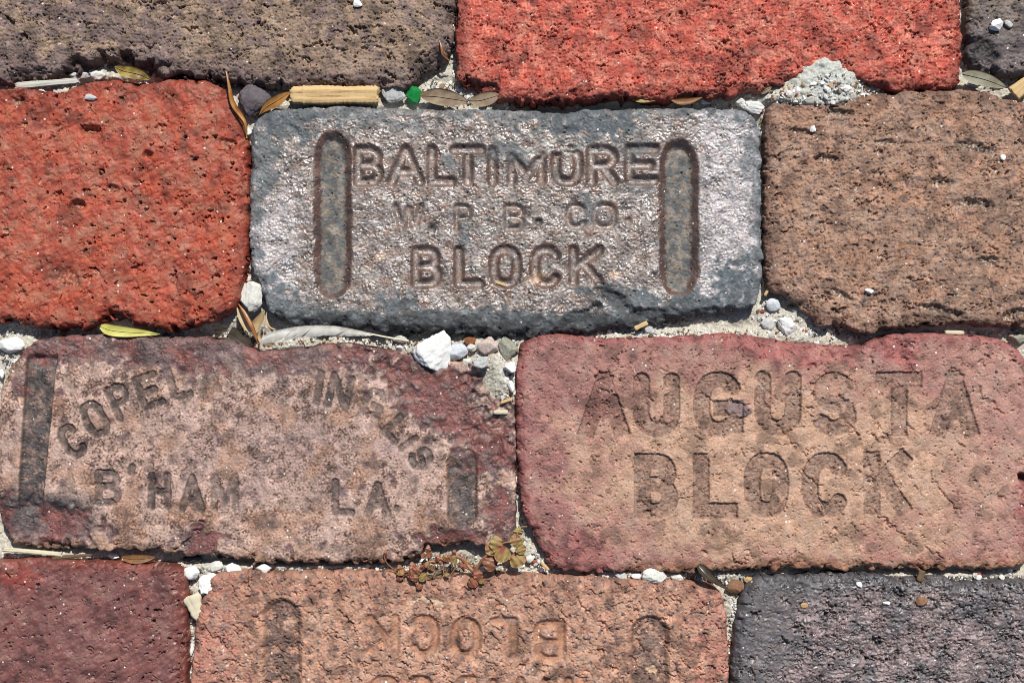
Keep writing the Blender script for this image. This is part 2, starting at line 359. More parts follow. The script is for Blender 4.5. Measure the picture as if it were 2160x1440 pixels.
def p_red_top(X, Y, xs, ys, d, o):
    h, t, p = wirecut(X, Y, o, tear=.65, rip=2.4, pit=1.0, rough=.75)
    C = col0(X, (197, 92, 82))
    C = mix(C, (222, 158, 148), sst(-.1, 1.4, N('frs', X, Y, o) + .6 * N('v', X, Y, o)) * .65)
    C = mix(C, (172, 74, 62), sst(.3, 1.4, N('f50', X, Y, o + 1)) * .6)
    C = mix(C, (140, 62, 55), np.maximum((1 - sst(6, 34, d)) * .8, t * .35))
    h, m = chip(h, X, Y, 1745, 185, 80, 50, 30, o); C = mix(C, (135, 70, 65), m * .6)
    h, m = chip(h, X, Y, 1010, 190, 48, 26, 16, o + 1); C = mix(C, (120, 50, 45), m * .7)
    C, h = clasts(C, h, X, Y, o, (135, 88, 88), 1.75, .6)
    C = trapped(C, X, Y, np.maximum(p, t * .8), o, .75)
    h, C = pluck(h, C, X, Y, xs, ys, o, 210, 4, 11, 2.4)
    return h, tone(C, X, Y, o, .08), .75
def p_dark_top(X, Y, xs, ys, d, o):
    h, t, p = wirecut(X, Y, o, tear=.6, rip=.8, pit=.7, rough=.9)
    C = col0(X, (130, 115, 105)); C = mix(C, (92, 82, 88), np.maximum(sst(-.2, 1, N('f50', X, Y, o)) * .5, sst(25, 80, Y) * .75))
    h, m = chip(h, X, Y, 2070, 120, 45, 50, 9, o); C = mix(C, (72, 66, 72), m * .7)
    C = trapped(C, X, Y, p, o, .6)
    h, C = pluck(h, C, X, Y, xs, ys, o, 40, 4, 12, 2)
    return h, tone(C, X, Y, o, .09), .75
def p_red_left(X, Y, xs, ys, d, o):
    wxx = X + 4 * N('w1', X, Y, o); wyy = Y + 4 * N('w2', X, Y, o)
    p = sst(2.7, 2.9, N('f14', wxx, wyy, o) + .4 * N('f9', X, Y, o) + .35 * N('f50', X, Y, o + 2)); p2 = sst(2.2, 2.4, .8 * N('f24', wxx, wyy, o + 1) + .5 * N('frs', X, Y, o + 2) + .45 * N('h', X, Y, o + 2))
    cr = cracks(X, Y, o, 1.0)
    h = 1.8 * N('fr', X, Y, o) + .45 * N('frs', X, Y, o) + .15 * N('f9', X, Y, o) - 1.6 * sst(-.12, .12, N('f50', wxx, wyy, o + 7) + .4 * N('f24', X, Y, o + 8) - .6) - 8 * p - 13 * p2 - 5 * cr + .4 * N('dg2', X, Y, o)
    C = col0(X, (186, 88, 74)); C = mix(C, (176, 122, 114), sst(-.6, 1.2, N('f50', X, Y, o + 1) * .7 + N('frs', X, Y, o + 2) * .7) * .75)
    C = mix(C, (194, 82, 58), sst(.2, 1.4, N('f140', X, Y, o + 1) + (1 - sst(20, 150, d)) * .9) * .65)
    C = mix(C, (146, 62, 52), (1 - sst(4, 28, d)) * .7)
    C = mix(C, (140, 66, 56), np.maximum(p, p2) * .5)
    C = mix(C, (128, 78, 76), sst(430, 500, X) * sst(300, 200, Y) * .5)
    for cx, cy, r, dp in ((190, 275, 22, 16), (162, 432, 20, 16), (35, 215, 20, 10), (313, 325, 14, 12), (140, 590, 40, 8), (235, 400, 15, 9), (480, 305, 22, 8)):
        h, m = chip(h, X, Y, cx, cy, r, r * .75, dp, o + int(cx))
        C = trapped(C, X, Y, m, o + int(cx), .9); C = mix(C, (128, 62, 54), m * .35)
    h, m = chip(h, X, Y, 240, 700, 55, 40, 14, o + 1)
    C = trapped(C, X, Y, np.maximum(p, p2), o, .8)
    h, C = pluck(h, C, X, Y, xs, ys, o, 190, 4, 12, 1.8)
    return h, tone(C, X, Y, o, .06), .68
def glaze_text(xs, ys, X, Y):
    hw = 8
    I = [box('B', 748, 806, 308, 391, hw), box('A', 818, 894, 308, 391, hw, .9), box('L', 903, 960, 308, 391, hw, .9), box('T', 950, 1024, 308, 391, hw, .9),
         box('I', 1026, 1052, 310, 391, hw), box('M', 1072, 1150, 322, 390, hw, .8), box('O', 1164, 1228, 306, 391, hw), box('R', 1240, 1304, 308, 391, hw), box('E', 1320, 1390, 306, 389, hw)]
    I2 = [box('W', 828, 894, 430, 488, 6, .75), box('.', 902, 920, 472, 490, 6, .8), box('P', 958, 995, 430, 488, 6, .85), box('B', 1064, 1108, 430, 488, 6, .9), box('.', 1125, 1146, 458, 478, 7, .9),
          box('C', 1192, 1240, 428, 484, 6, .85), box('O', 1248, 1302, 428, 484, 6, .9), box('.', 1312, 1338, 456, 476, 6, .8)]
    I3 = [box('B', 870, 930, 521, 606, hw), box('L', 960, 1020, 521, 606, hw), box('O', 1034, 1098, 519, 606, hw), box('C', 1120, 1184, 519, 606, hw), box('K', 1202, 1272, 519, 602, hw, .9)]
    a = text_field(xs, ys, X, Y, I + I3, 8.5, 6.5); b = text_field(xs, ys, X, Y, I2, 6, 5)
    rim = text_field(xs, ys, X, Y, I + I3, 14, 5)
    return np.maximum(a, b), rim
def p_glazed(X, Y, xs, ys, d, o):
    tx, rim = glaze_text(xs, ys, X, Y)
    smear = 1 - sst(.75, 1.05, ell(X, Y, 1150, 272, 105, 58, 0) + .12 * N('f50', X, Y, o)); tx = tx * (1 - smear * .95)
    def slot(x0, x1, y0, y1):
        x0 += 4; x1 -= 4
        q = stadium(X, Y, x0, x1, y0, y1); return q - 9 * sst(70, 10, np.minimum(Y - y0, y1 - Y))
    gl, gr = slot(657, 746, 268, 640), slot(1387, 1478, 284, 636)
    gd = np.maximum(gl, gr) + .8 * N('f50', X, Y, o); gm = sst(-4, 22, gd); gfloor = sst(13, 17, gd + 2 * N('f14', X, Y, o + 2))
    crack = 1 - sst(0, .35, np.abs(N('f14', X + 4 * N('w1', X, Y, 3), Y, o)))
    crack = np.maximum(crack * sst(-.6, .6, N('f50', X, Y, o + 9)), .8 * (1 - sst(0, .4, np.abs(N('f9', X + 3 * N('w2', X, Y, 4), Y, o + 3)))))
    h = 1.3 * N('mud', X, Y, o) + .75 * N('frs', X, Y, o) + .35 * N('f9', X, Y, o) + .42 * N('f5', X, Y, o) - .9 * crack - 4 * cracks(X, Y, o, .9, .25)
    h *= (1 - .7 * tx)
    h -= 10.5 * tx; h += 1.2 * rim * (1 - tx)
    wall = gm * (1 - gfloor)
    h = h * (1 - .8 * wall - .35 * gfloor) - 19 * gm
    for cx, cy, r in ((606, 586, 39), (600, 300, 36), (1521, 312, 38), (1508, 588, 36)):
        q = np.hypot(X - cx, Y - cy); h -= 1.5 * (1 - sst(1.5, 4.5, np.abs(q - r))) + .9 * (1 - sst(1, 4, np.abs((X - cx) * .6 - (Y - cy) * .8 + 4))) * (q < r)
    pit = sst(1.9, 2.3, N('f14', X, Y, o + 4)); h -= 4 * pit
    C = col0(X, (146, 128, 116))
    C = mix(C, (182, 172, 166), sst(-.3, 1.2, N('frs', X, Y, o + 1)) * .6)
    C = mix(C, (148, 100, 70), sst(.2, 1.3, N('f14', X, Y, o + 2) * .6 + N('f50', X, Y, o) * .7) * .6)
    C = mix(C, (62, 56, 62), sst(.7, 1.4, N('f9', X, Y, o + 8) + .2 * N('f24', X, Y, o)) * .6)
    C = mix(C, (206, 202, 208), sst(1440, 1500, X) * .6 + sst(660, 600, X) * sst(300, 480, Y) * .5)  # right end paler: sun sheen of the glaze partly put into the colour
    C = mix(C, (104, 68, 52), np.maximum(rim * (1 - sst(.5, .95, tx)) * .85, tx * .2))
    C = mix(C, (70, 56, 52), sst(.4, .9, crack) * (1 - gm) * .55 * sst(-.8, .6, N('f24', X, Y, o + 11)))
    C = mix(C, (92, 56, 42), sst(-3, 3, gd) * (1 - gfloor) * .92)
    C = mix(C, (128, 112, 94), gfloor * .95); C = mix(C, (72, 82, 88), gfloor * sst(-.6, .5, N('f24', X, Y, o + 3) + .6 * N('f50', X, Y, o + 5)) * .7)
    e = .22 * N('f50', X, Y, o + 1) + .15 * N('f24', X, Y, o + 2) + .07 * N('f9', X, Y, o)
    sl = np.zeros(X.shape, np.float32)
    for cx, cy, rx, ry, r_, a_ in ((1240, 255, 125, 50, 6, 1), (1080, 318, 60, 26, 10, .7), (600, 255, 90, 42, 0, .95), (555, 330, 34, 110, 0, .8), (760, 245, 120, 24, 0, .6), (1550, 600, 62, 62, -20, 1),
                         (835, 645, 52, 26, 0, .9), (1330, 632, 95, 26, 10, .95), (575, 645, 50, 60, 0, .85), (980, 500, 14, 30, 0, .7), (1240, 440, 20, 34, 20, .6), (1460, 652, 140, 30, -6, 1), (1010, 672, 240, 22, 2, .8), (650, 660, 110, 24, 4, .7), (1340, 300, 40, 40, 0, .5), (1120, 240, 110, 24, 0, .7), (1580, 330, 18, 60, 0, .55), (870, 262, 30, 20, 0, .5), (948, 340, 18, 18, 0, .7), (1345, 395, 60, 14, 0, .35)):
        sl = np.maximum(sl, a_ * (1 - sst(.55, 1.15, ell(X, Y, cx, cy, rx, ry, r_) + e)))
    sl = np.maximum(sl, (1 - sst(10, 30, d - 26 * sst(640, 670, Y) - 8 * N('f50', X, Y, o + 6) - 3 * N('f14', X, Y, o + 6))) * (.55 + .45 * sst(640, 670, Y) + .3 * sst(.0, 1, N('f50', X, Y, o + 8))).clip(0, 1))
    sl = sl * (1 - .25 * sst(.2, 1.2, N('f14', X, Y, o + 7)))
    C = mix(C, (76, 90, 98), sl * .95)
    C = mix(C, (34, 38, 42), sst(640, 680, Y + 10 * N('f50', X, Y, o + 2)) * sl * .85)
    sm2 = 1 - sst(.3, 1.0, ell(X, Y, 1190, 308, 130, 26, -5) + e); C = mix(C, (176, 168, 154), sm2 * .8 * sst(-.6, .6, N('h', X, Y, o)))
    for cx, cy, rx, ry in ((1130, 585, 22, 14), (1290, 582, 22, 9), (800, 540, 14, 8)):
        C = mix(C, (214, 170, 128), (1 - sst(.5, 1.1, ell(X, Y, cx, cy, rx, ry) + e)) * .8)
    # torn flap along the lower edge
    for (cx, cy, rx, ry, r_, dp) in ((1300, 636, 70, 20, 35, 13), (1470, 676, 130, 26, -7, 20), (1225, 672, 70, 22, -30, 12), (1380, 664, 60, 20, 0, 12), (900, 700, 160, 16, 0, 8), (1010, 285, 12, 12, 0, 0)):
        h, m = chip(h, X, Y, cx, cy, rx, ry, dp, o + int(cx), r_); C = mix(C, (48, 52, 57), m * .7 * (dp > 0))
    h = h * (1 - .3 * sl) + sl * .6 * N('dg', X, Y, o)
    Rg = .43 + .3 * sst(.5, 1.2, N('f50', X, Y, o + 15) + .4 * N('f24', X, Y, o + 15)) + .08 * N('f50', X, Y, o + 5).clip(-1.4, 1.6) + .03 * N('f14', X, Y, o + 5) + .06 * sst(1440, 1500, X) + .45 * sl + .4 * gfloor
    Rg = np.clip(Rg, .26, .95)
    return h, tone(C, X, Y, o, .09), Rg
def p_brown_right(X, Y, xs, ys, d, o):
    h, t, p = wirecut(X, Y, o, tear=.6, rip=2.6, pit=.85, rough=.8)
    C = col0(X, (170, 134, 114)); C = mix(C, (150, 116, 100), sst(-.2, 1.2, N('f50', X, Y, o)) * .6); C = mix(C, (182, 132, 104), sst(-.2, 1.2, N('f140', X, Y, o + 1)) * .55)
    C, h = clasts(C, h, X, Y, o, (112, 96, 106), 1.35, .75); C, h = clasts(C, h, X, Y, o + 3, (78, 72, 78), 1.7, .8)
    C = mix(C, (122, 88, 74), (1 - sst(5, 34, d)) * .7)
    for cx, cy, rx, ry, dp, r_ in ((1770, 240, 34, 12, 9, 0), (1690, 278, 34, 8, 8, 8), (2050, 428, 50, 14, 12, 5), (2060, 310, 55, 14, 8, 12), (1985, 385, 26, 14, 9, 0), (2085, 550, 40, 14, 9, 0), (1775, 622, 34, 10, 10, 30), (1985, 655, 60, 12, 10, 15), (1868, 300, 26, 9, 8, 0), (1740, 335, 30, 9, 9, 0), (2140, 665, 40, 14, 12, -20)):
        h, m = chip(h, X, Y, cx, cy, rx, ry, dp, o + int(cx), r_); C = mix(C, (92, 74, 66), m * .45); C = trapped(C, X, Y, m, o + int(cy), .8)
    C = trapped(C, X, Y, p, o, .75)
    h, C = pluck(h, C, X, Y, xs, ys, o, 200, 4, 14, 2.6)
    return h, tone(C, X, Y, o, .09), .78
def p_copeland(X, Y, xs, ys, d, o):
    W = [('C', 152, 930, 34, 62, -32, 1), ('O', 200, 884, 36, 66, -28, 1), ('P', 254, 846, 32, 62, -24, 1), ('E', 314, 824, 38, 62, -20, 1), ('L', 378, 806, 34, 58, -14, .75), ('A', 440, 796, 34, 56, -8, .5), ('N', 496, 792, 32, 52, -3, .25),
         ('I', 672, 818, 4, 62, 10, .9), ('N', 716, 826, 38, 64, 13, .95), ('G', 788, 850, 36, 50, 30, .6), ('L', 838, 905, 30, 44, 48, .9), ('I', 862, 935, 4, 36, 55, .7), ('S', 888, 966, 28, 38, 62, 1),
         ('B', 228, 1028, 40, 62, 0, .9), ("'", 277, 990, 3, 12, 10, 1), ('H', 336, 1036, 34, 66, 0, 1), ('A', 405, 1040, 40, 66, 0, .9), ('M', 474, 1038, 44, 66, 0, .6), ('A', 660, 1048, 34, 62, 0, .3), ('L', 724, 1048, 34, 64, 0, .85), ('A', 796, 1054, 42, 62, 0, .85), ('.', 838, 1074, 8, 8, 0, .6)]
    tx = text_field(xs, ys, X + .6 * N('f24', X, Y, 9), Y + .6 * N('f24', X, Y, 19), W, 7.5, 2.4)
    e = .14 * N('f50', X, Y, o + 1) + .09 * N('frs', X, Y, o + 2)
    h = 1.1 * N('fr', X, Y, o) + .45 * N('frs', X, Y, o) + .25 * N('f9', X, Y, o) + .4 * N('f5', X, Y, o)
    fresh = np.zeros(X.shape, np.float32)
    for cx, cy, rx, ry, r_, dp in ((960, 855, 225, 92, 28, 10), (480, 742, 520, 58, 2, 4), (1030, 950, 90, 70, 20, 5), (110, 735, 190, 44, 0, 4), (85, 1105, 175, 62, 8, 10), (950, 1142, 100, 34, 0, 6), (1060, 1080, 46, 70, 0, 4), (420, 1150, 60, 50, 0, 4), (40, 810, 22, 60, 0, 2)):
        h, m = chip(h, X, Y, cx, cy, rx, ry, dp, o + int(cx), r_); fresh = np.maximum(fresh, m * (1 if dp > 3 else .4))
    tx = tx * (1 - .75 * sst(.45, .95, fresh))
    g1 = np.minimum(sst(0, 5, np.minimum(X - (54 - .06 * (Y - 750)), (122 - .10 * (Y - 750)) - X)), sst(745, 757, Y)) * (1 - sst(1068, 1085, Y))
    g2 = sst(-2, 7, stadium(X, Y, 942, 1008, 940, 1116)) * (.5 + .5 * sst(960, 990, Y))
    gg = np.maximum(g1, g2); h = h * (1 - .5 * tx) - 11 * gg - 5 * tx
    h -= 4 * cracks(X, Y, o, .95)
    ck = np.abs((X - 415) + (Y - 1120) * .75 + 5 * N('f24', X, Y, o)); ck = (1 - sst(1.5, 5, ck)) * sst(1085, 1095, Y) * sst(1160, 1150, Y); h -= 6 * ck
    sp = .55 * N('f9', X, Y, o + 5) + .6 * N('f5', X, Y, o + 2) + .3 * N('f24', X, Y, o + 4) + .55 * N('frs', X, Y, o + 11) + .3 * N('f140', X, Y, o + 2) - .15
    C = col0(X, (214, 188, 176)); C = mix(C, (168, 148, 150), sst(1.0, .3, ell(X, Y, 600, 930, 330, 130) + .25 * N('f140', X, Y, o)) * .55); C = mix(C, (136, 104, 88), sst(.1, .6, sp) * .75); C = mix(C, (96, 76, 70), sst(.9, 1.3, sp) * .85)
    C = mix(C, (222, 200, 196), sst(.7, 1.5, -sp) * .55)
    C = mix(C, (188, 142, 112), sst(.2, 1.4, N('f140', X, Y, o) + sst(1030, 1120, Y) * .9) * .45)
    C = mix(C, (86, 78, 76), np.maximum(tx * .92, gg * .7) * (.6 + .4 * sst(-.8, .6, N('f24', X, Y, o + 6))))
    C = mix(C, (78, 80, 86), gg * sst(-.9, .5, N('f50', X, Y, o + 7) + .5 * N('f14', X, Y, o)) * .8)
    fr2 = sst(.12, .5, fresh + e)
    C = mix(C, (116, 98, 104), fr2 * .9); C = mix(C, (74, 76, 84), sst(240, 130, X) * sst(1030, 1060, Y) * sst(1130, 1080, Y + 14 * N('f24', X, Y, o)) * .85)
    red = sst(.35, .85, fresh + e * 1.2) * sst(-1.2, 1.0, N('f140', X, Y, o + 8) * .8 + .5 * N('frs', X, Y, o + 3) + sst(500, 800, X) * .8)
    C = mix(C, (150, 90, 88), red * .8); C = mix(C, (206, 192, 192), fr2 * sst(1.5, 2.0, N('f5', X, Y, o + 13)) * .7)
    C = mix(C, (168, 92, 84), red * sst(.2, 1.5, N('frs', X, Y, o + 9)) * .6)
    C = mix(C, (150, 118, 84), (1 - sst(3, 14, d)) * sst(1100, 1150, Y) * .5)
    C = mix(C, SANDC, sst(.8, 1.5, N('f14', X, Y, o + 9) + 1.0 * (1 - sst(.5, 1, ell(X, Y, 1045, 850, 50, 60)))) * (1 - sst(.6, 1.2, ell(X, Y, 1040, 850, 70, 90))) * .7)
    h, m = chip(h, X, Y, 1055, 800, 70, 62, 30, o + 77)
    return h, tone(C, X, Y, o, .08), .62
def p_augusta(X, Y, xs, ys, d, o):
    hw = 17
    I = [box('A', 1222, 1326, 786, 922, hw), box('U', 1336, 1434, 786, 922, hw), box('G', 1463, 1568, 784, 922, hw), box('U', 1592, 1690, 782, 920, hw), box('S', 1712, 1806, 784, 920, hw, .9), box('T', 1848, 1946, 784, 920, hw, .95), box('A', 1964, 2064, 784, 922, hw, .9),
         box('B', 1338, 1430, 956, 1094, hw), box('L', 1462, 1556, 956, 1094, hw), box('O', 1570, 1664, 954, 1092, hw), box('C', 1692, 1792, 954, 1092, hw), box('K', 1822, 1920, 952, 1086, hw, .8)]
    tx = text_field(xs, ys, X + .5 * N('f14', X, Y, 9), Y + .5 * N('f14', X, Y, 19), I, hw, 1.6, True)
    wear = 1 - .75 * sst(.4, 1.2, N('f50', X, Y, o) * .6 + (1 - sst(.4, 1, ell(X, Y, 1760, 830, 80, 60))) * 1.1 + (1 - sst(.4, 1, ell(X, Y, 1640, 800, 70, 40))) * .7 + (1 - sst(.5, 1, ell(X, Y, 1900, 1000, 50, 40))) * .6 - .3)
    tx = tx * wear
    wxx = X + 4 * N('w1', X, Y, o); wyy = Y + 4 * N('w2', X, Y, o)
    t = sst(1.7, 1.95, N('dg', wxx, wyy, o) + .3 * N('f9', X, Y, o)) * sst(.1, 1.2, N('f140', X, Y, o + 1) + .6); p = sst(1.9, 2.15, N('f14', wxx, wyy, o + 2) + .4 * N('f9', X, Y, o + 1))
    cr = cracks(X, Y, o, .45, .26)
    h = 1.1 * N('fr', X, Y, o) + .32 * N('frs', X, Y, o) + .22 * N('f9', X, Y, o) + .3 * N('f5', X, Y, o) - 4.5 * t - 5.5 * p - 3.6 * cr
    h -= 6.0 * tx; h -= tx * (.7 * np.abs(N('f9', X, Y, o + 4)) + .6 * N('frs', X, Y, o + 6))
    cen = sst(1.15, .55, ell(X, Y, 1660, 990, 520, 230) + .10 * N('f140', X, Y, o) + .04 * N('f50', X, Y, o))
    C = col0(X, (176, 120, 112)); C = mix(C, (170, 110, 110), sst(1350, 1120, X) * .7)
    C = mix(C, (212, 170, 142), cen * .9); C = mix(C, (184, 138, 108), sst(0, 1.3, N('f50', X, Y, o + 4)) * cen * .4)
    C = mix(C, (200, 150, 138), sst(1950, 2080, X) * .5)
    C = mix(C, (158, 122, 106), tx * .8); C = mix(C, (112, 86, 74), tx * sst(.0, 1.2, N('f14', X, Y, o + 5) + .4 * N('f5', X, Y, o)) * .6)
    C = mix(C, (150, 84, 84), tx * sst(1420, 1250, X) * sst(940, 880, Y) * .5)
    e = .16 * N('f50', X, Y, o + 1) + .07 * N('f24', X, Y, o + 2)
    rd = np.maximum.reduce([1 - sst(.6, 1.05, ell(X, Y, 1640, 730, 180, 42, 10) + e), 1 - sst(.6, 1.05, ell(X, Y, 1890, 740, 60, 40, 40) + e), (1 - sst(.7, 1.1, ell(X, Y, 2190, 1060, 46, 130) + e)), (1 - sst(.6, 1.1, ell(X, Y, 1230, 1160, 75, 45) + e)) * .7, 1 - sst(6, 26, d + 5 * N('f50', X, Y, o + 8))])
    C = mix(C, (166, 82, 84), rd * .7); C = mix(C, (146, 80, 78), (1 - sst(4, 26, d)) * sst(1420, 1200, X) * .45)
    C = mix(C, (170, 122, 86), (1 - sst(4, 34, d)) * sst(1140, 1190, Y) * sst(1250, 1400, X) * .8)
    h, m = chip(h, X, Y, 1640, 722, 200, 34, 9, o, 8); h, m = chip(h, X, Y, 1895, 735, 46, 32, 7, o + 3, 40)
    h, m = chip(h, X, Y, 2165, 1010, 20, 14, 22, o + 4, 25); C = mix(C, (70, 40, 36), m * .7)
    h, m = chip(h, X, Y, 1120, 1150, 50, 60, 8, o + 5)
    for cx, cy, r_, L in ((1712, 1010, 42, 34), (1560, 850, 20, 26), (1880, 1110, 42, 60), (1990, 1040, 52, 60), (1830, 985, 30, 18), (1970, 1165, 30, 30), (2090, 850, 42, 40), (1800, 905, 48, 22), (1660, 920, 45, 40)):
        c, s = math.cos(math.radians(r_)), math.sin(math.radians(r_)); al = (X - cx) * c + (Y - cy) * s; pe = -(X - cx) * s + (Y - cy) * c + 3 * N('f24', X, Y, o)
        k = (1 - sst(1, 4.2, np.abs(pe))) * (1 - sst(L * .7, L, np.abs(al))); h -= 5 * k
    q = 1 - sst(.85, 1.1, ell(X, Y, 1558, 861, 27, 17, 15) + .08 * N('f24', X, Y, o)); h += 4 * q; C = mix(C, (140, 116, 122), q)
    bl = sst(1.2, 1.5, N('f9', X, Y, o + 7)) * (1 - sst(.6, 1.2, ell(X, Y, 1880, 900, 300, 220))) * sst(.9, 1.6, N('f140', X, Y, o + 9)); C = mix(C, (150, 160, 190), bl * .6)
    C = trapped(C, X, Y, p, o, .6)
    h, C = pluck(h, C, X, Y, xs, ys, o, 130, 3.5, 8, 2.2, .9)
    return h, tone(C, X, Y, o, .06), .72
def p_dark_red(X, Y, xs, ys, d, o):
    wxx = X + 4 * N('w1', X, Y, o); wyy = Y + 4 * N('w2', X, Y, o)
    p = sst(2.4, 2.6, N('f14', wxx, wyy, o) + .35 * N('f9', X, Y, o)); p2 = sst(2.15, 2.35, N('f24', wxx, wyy, o + 1) + .45 * N('f14', X, Y, o + 2)); cr = cracks(X, Y, o, 1.05)
    h = 1.2 * N('fr', X, Y, o) + .35 * N('frs', X, Y, o) + .15 * N('f9', X, Y, o) - 8 * p - 11 * p2 - 5 * cr + .45 * N('dg2', X, Y, o)
    C = col0(X, (140, 92, 94)); C = mix(C, (162, 92, 86), sst(.5, 1.6, N('dg2', X, Y, o) * .7 + N('frs', X, Y, o) * .6) * .6)
    C = mix(C, (122, 78, 82), sst(0, 1.2, N('f140', X, Y, o)) * .5)
    C = mix(C, (168, 74, 66), (1 - sst(.5, 1.1, ell(X, Y, 35, 1215, 55, 32) + .2 * N('f24', X, Y, o))) * .85)
    C = mix(C, (160, 74, 62), (1 - sst(5, 26, d)) * .6); C = mix(C, (124, 62, 56), sst(350, 385, X) * .6)
    h -= 7 * sst(352, 372, X + 3 * N('f50', X, Y, o))
    C = trapped(C, X, Y, np.maximum(p, p2), o, .7)
    h, C = pluck(h, C, X, Y, xs, ys, o, 110, 4, 10, 2)
    return h, tone(C, X, Y, o, .06), .6
def p_rotated(X, Y, xs, ys, d, o):
    def rbox(g, x0, x1, y0, y1, hw, st=1): return box(g, x0, x1, y0, y1, hw, st, 180)
    hw = 8
    I = [rbox('K', 772, 842, 1296, 1382, hw, .85), rbox('C', 862, 926, 1296, 1386, hw), rbox('O', 950, 1014, 1302, 1388, hw), rbox('L', 1034, 1092, 1302, 1390, hw, .95), rbox('B', 1124, 1192, 1308, 1398, hw),
         rbox('O', 782, 840, 1427, 1486, 6), rbox('C', 858, 912, 1427, 1486, 6), rbox('.', 935, 955, 1440, 1460, 6), rbox('B', 962, 1006, 1427, 1486, 6), rbox('.', 1030, 1050, 1430, 1450, 6), rbox('P', 1066, 1104, 1430, 1486, 6), rbox('.', 1140, 1160, 1430, 1450, 6), rbox('W', 1180, 1244, 1430, 1486, 6),
         rbox('B', 1262, 1322, 1524, 1606, hw), rbox('A', 1174, 1250, 1524, 1606, hw), rbox('L', 1108, 1165, 1524, 1606, hw), rbox('T', 1050, 1116, 1524, 1606, hw), rbox('I', 1012, 1038, 1524, 1606, hw), rbox('M', 914, 992, 1524, 1606, hw), rbox('O', 836, 900, 1524, 1606, hw), rbox('R', 760, 824, 1524, 1606, hw), rbox('E', 674, 744, 1524, 1606, hw)]
    tx = text_field(xs, ys, X, Y, I, 8, 5)
    gd = np.maximum(stadium(X, Y, 553, 636, 1262, 1620), stadium(X, Y, 1328, 1412, 1296, 1640)) + .8 * N('f50', X, Y, o); gm = sst(-3, 10, gd); gf = sst(3, 9, gd)
    wxx = X + 4 * N('w1', X, Y, o); wyy = Y + 4 * N('w2', X, Y, o)
    t = sst(1.35, 1.8, N('dg', wxx, wyy, o)); p = sst(1.7, 2.15, N('f14', wxx, wyy, o + 2)); cr = cracks(X, Y, o, .25)
    h = 1.4 * N('fr', X, Y, o) + .5 * N('frs', X, Y, o) + .4 * N('f9', X, Y, o) + .4 * N('f5', X, Y, o) - 5 * t * (1 - tx) - 7 * p - 4 * cr * (1 - tx)
    h = h * (1 - .5 * tx) - 9 * tx - 13 * gm
    C = col0(X, (196, 152, 128)); C = mix(C, (178, 128, 106), sst(-.2, 1.2, N('f50', X, Y, o)) * .6)
    C = mix(C, (182, 112, 100), np.maximum(sst(560, 430, X + 20 * N('f50', X, Y, o + 1)), sst(1420, 1520, X + 20 * N('f50', X, Y, o + 1))) * .6)
    C = mix(C, (168, 118, 98), sst(1290, 1230, Y + 12 * N('f50', X, Y, o + 2)) * .5)
    C, h = clasts(C, h, X, Y, o, (104, 88, 100), 1.15, .8); C, h = clasts(C, h, X, Y, o + 3, (160, 88, 74), 1.6, .6)
    C = mix(C, (186, 126, 90), tx * .55); C = mix(C, (170, 112, 76), gm * (1 - gf) * .6)
    C = mix(C, (104, 82, 76), gf * sst(-1.4, .3, N('f50', X, Y, o + 5) + .5 * N('f14', X, Y, o)) * .9)
    C = mix(C, (128, 100, 90), sst(.9, 1.5, N('f50', X, Y, o + 6) + .5 * N('frs', X, Y, o + 7)) * .6)
    q = np.abs(np.hypot((X - 895) / 1.6, Y - 1290) - 26 - 2 * N('f24', X, Y, o)); C = mix(C, (232, 210, 170), (1 - sst(1.5, 5, q)) * sst(1284, 1268, Y) * .85)
    C = mix(C, (226, 196, 156), (1 - sst(.6, 1.1, ell(X, Y, 1376, 1415, 14, 9, 10) + .2 * N('f14', X, Y, o))) * .9)
    C = trapped(C, X, Y, p, o, .6)
    h, C = pluck(h, C, X, Y, xs, ys, o, 120, 4, 12, 2.2)
    return h, tone(C, X, Y, o, .08), .72
def p_slate(X, Y, xs, ys, d, o):
    h, t, p = wirecut(X, Y, o, tear=1.1, rip=2.0, pit=1.0, rough=1.25)
    sm = 1 - sst(.7, 1.1, np.minimum(ell(X, Y, 1590, 1330, 95, 130), ell(X, Y, 1640, 1235, 130, 34)) + .15 * N('f50', X, Y, o))
    h = h * (1 - .6 * sm)
    C = col0(X, (138, 118, 120)); C = mix(C, (170, 152, 156), sst(0, 1.3, N('frs', X, Y, o) + .4 * N('v', X, Y, o)) * .6)
    C = mix(C, (92, 90, 96), sst(-.1, .9, N('f50', X, Y, o) * .6 + N('f140', X, Y, o) * .7 + .5 * N('f14', X, Y, o)) * .85)
    C = mix(C, (92, 92, 100), sm * .85); C = mix(C, (112, 92, 92), sm * sst(.2, 1.3, N('f24', X, Y, o + 2)) * .6)
    C = mix(C, (78, 80, 88), np.maximum((1 - sst(8, 46, d)) * .85, sst(1950, 2060, X) * sst(1330, 1250, Y) * .6)); C = mix(C, (112, 94, 78), sst(1.0, 1.6, N('f24', X, Y, o + 5)) * .5)
    C = trapped(C, X, Y, p, o, .6)
    h, C = pluck(h, C, X, Y, xs, ys, o, 130, 4, 14, 2)
    return h, tone(C, X, Y, o, .1), np.clip(.6 + .1 * N('f24', X, Y, o) + .1 * sm, .3, .9)

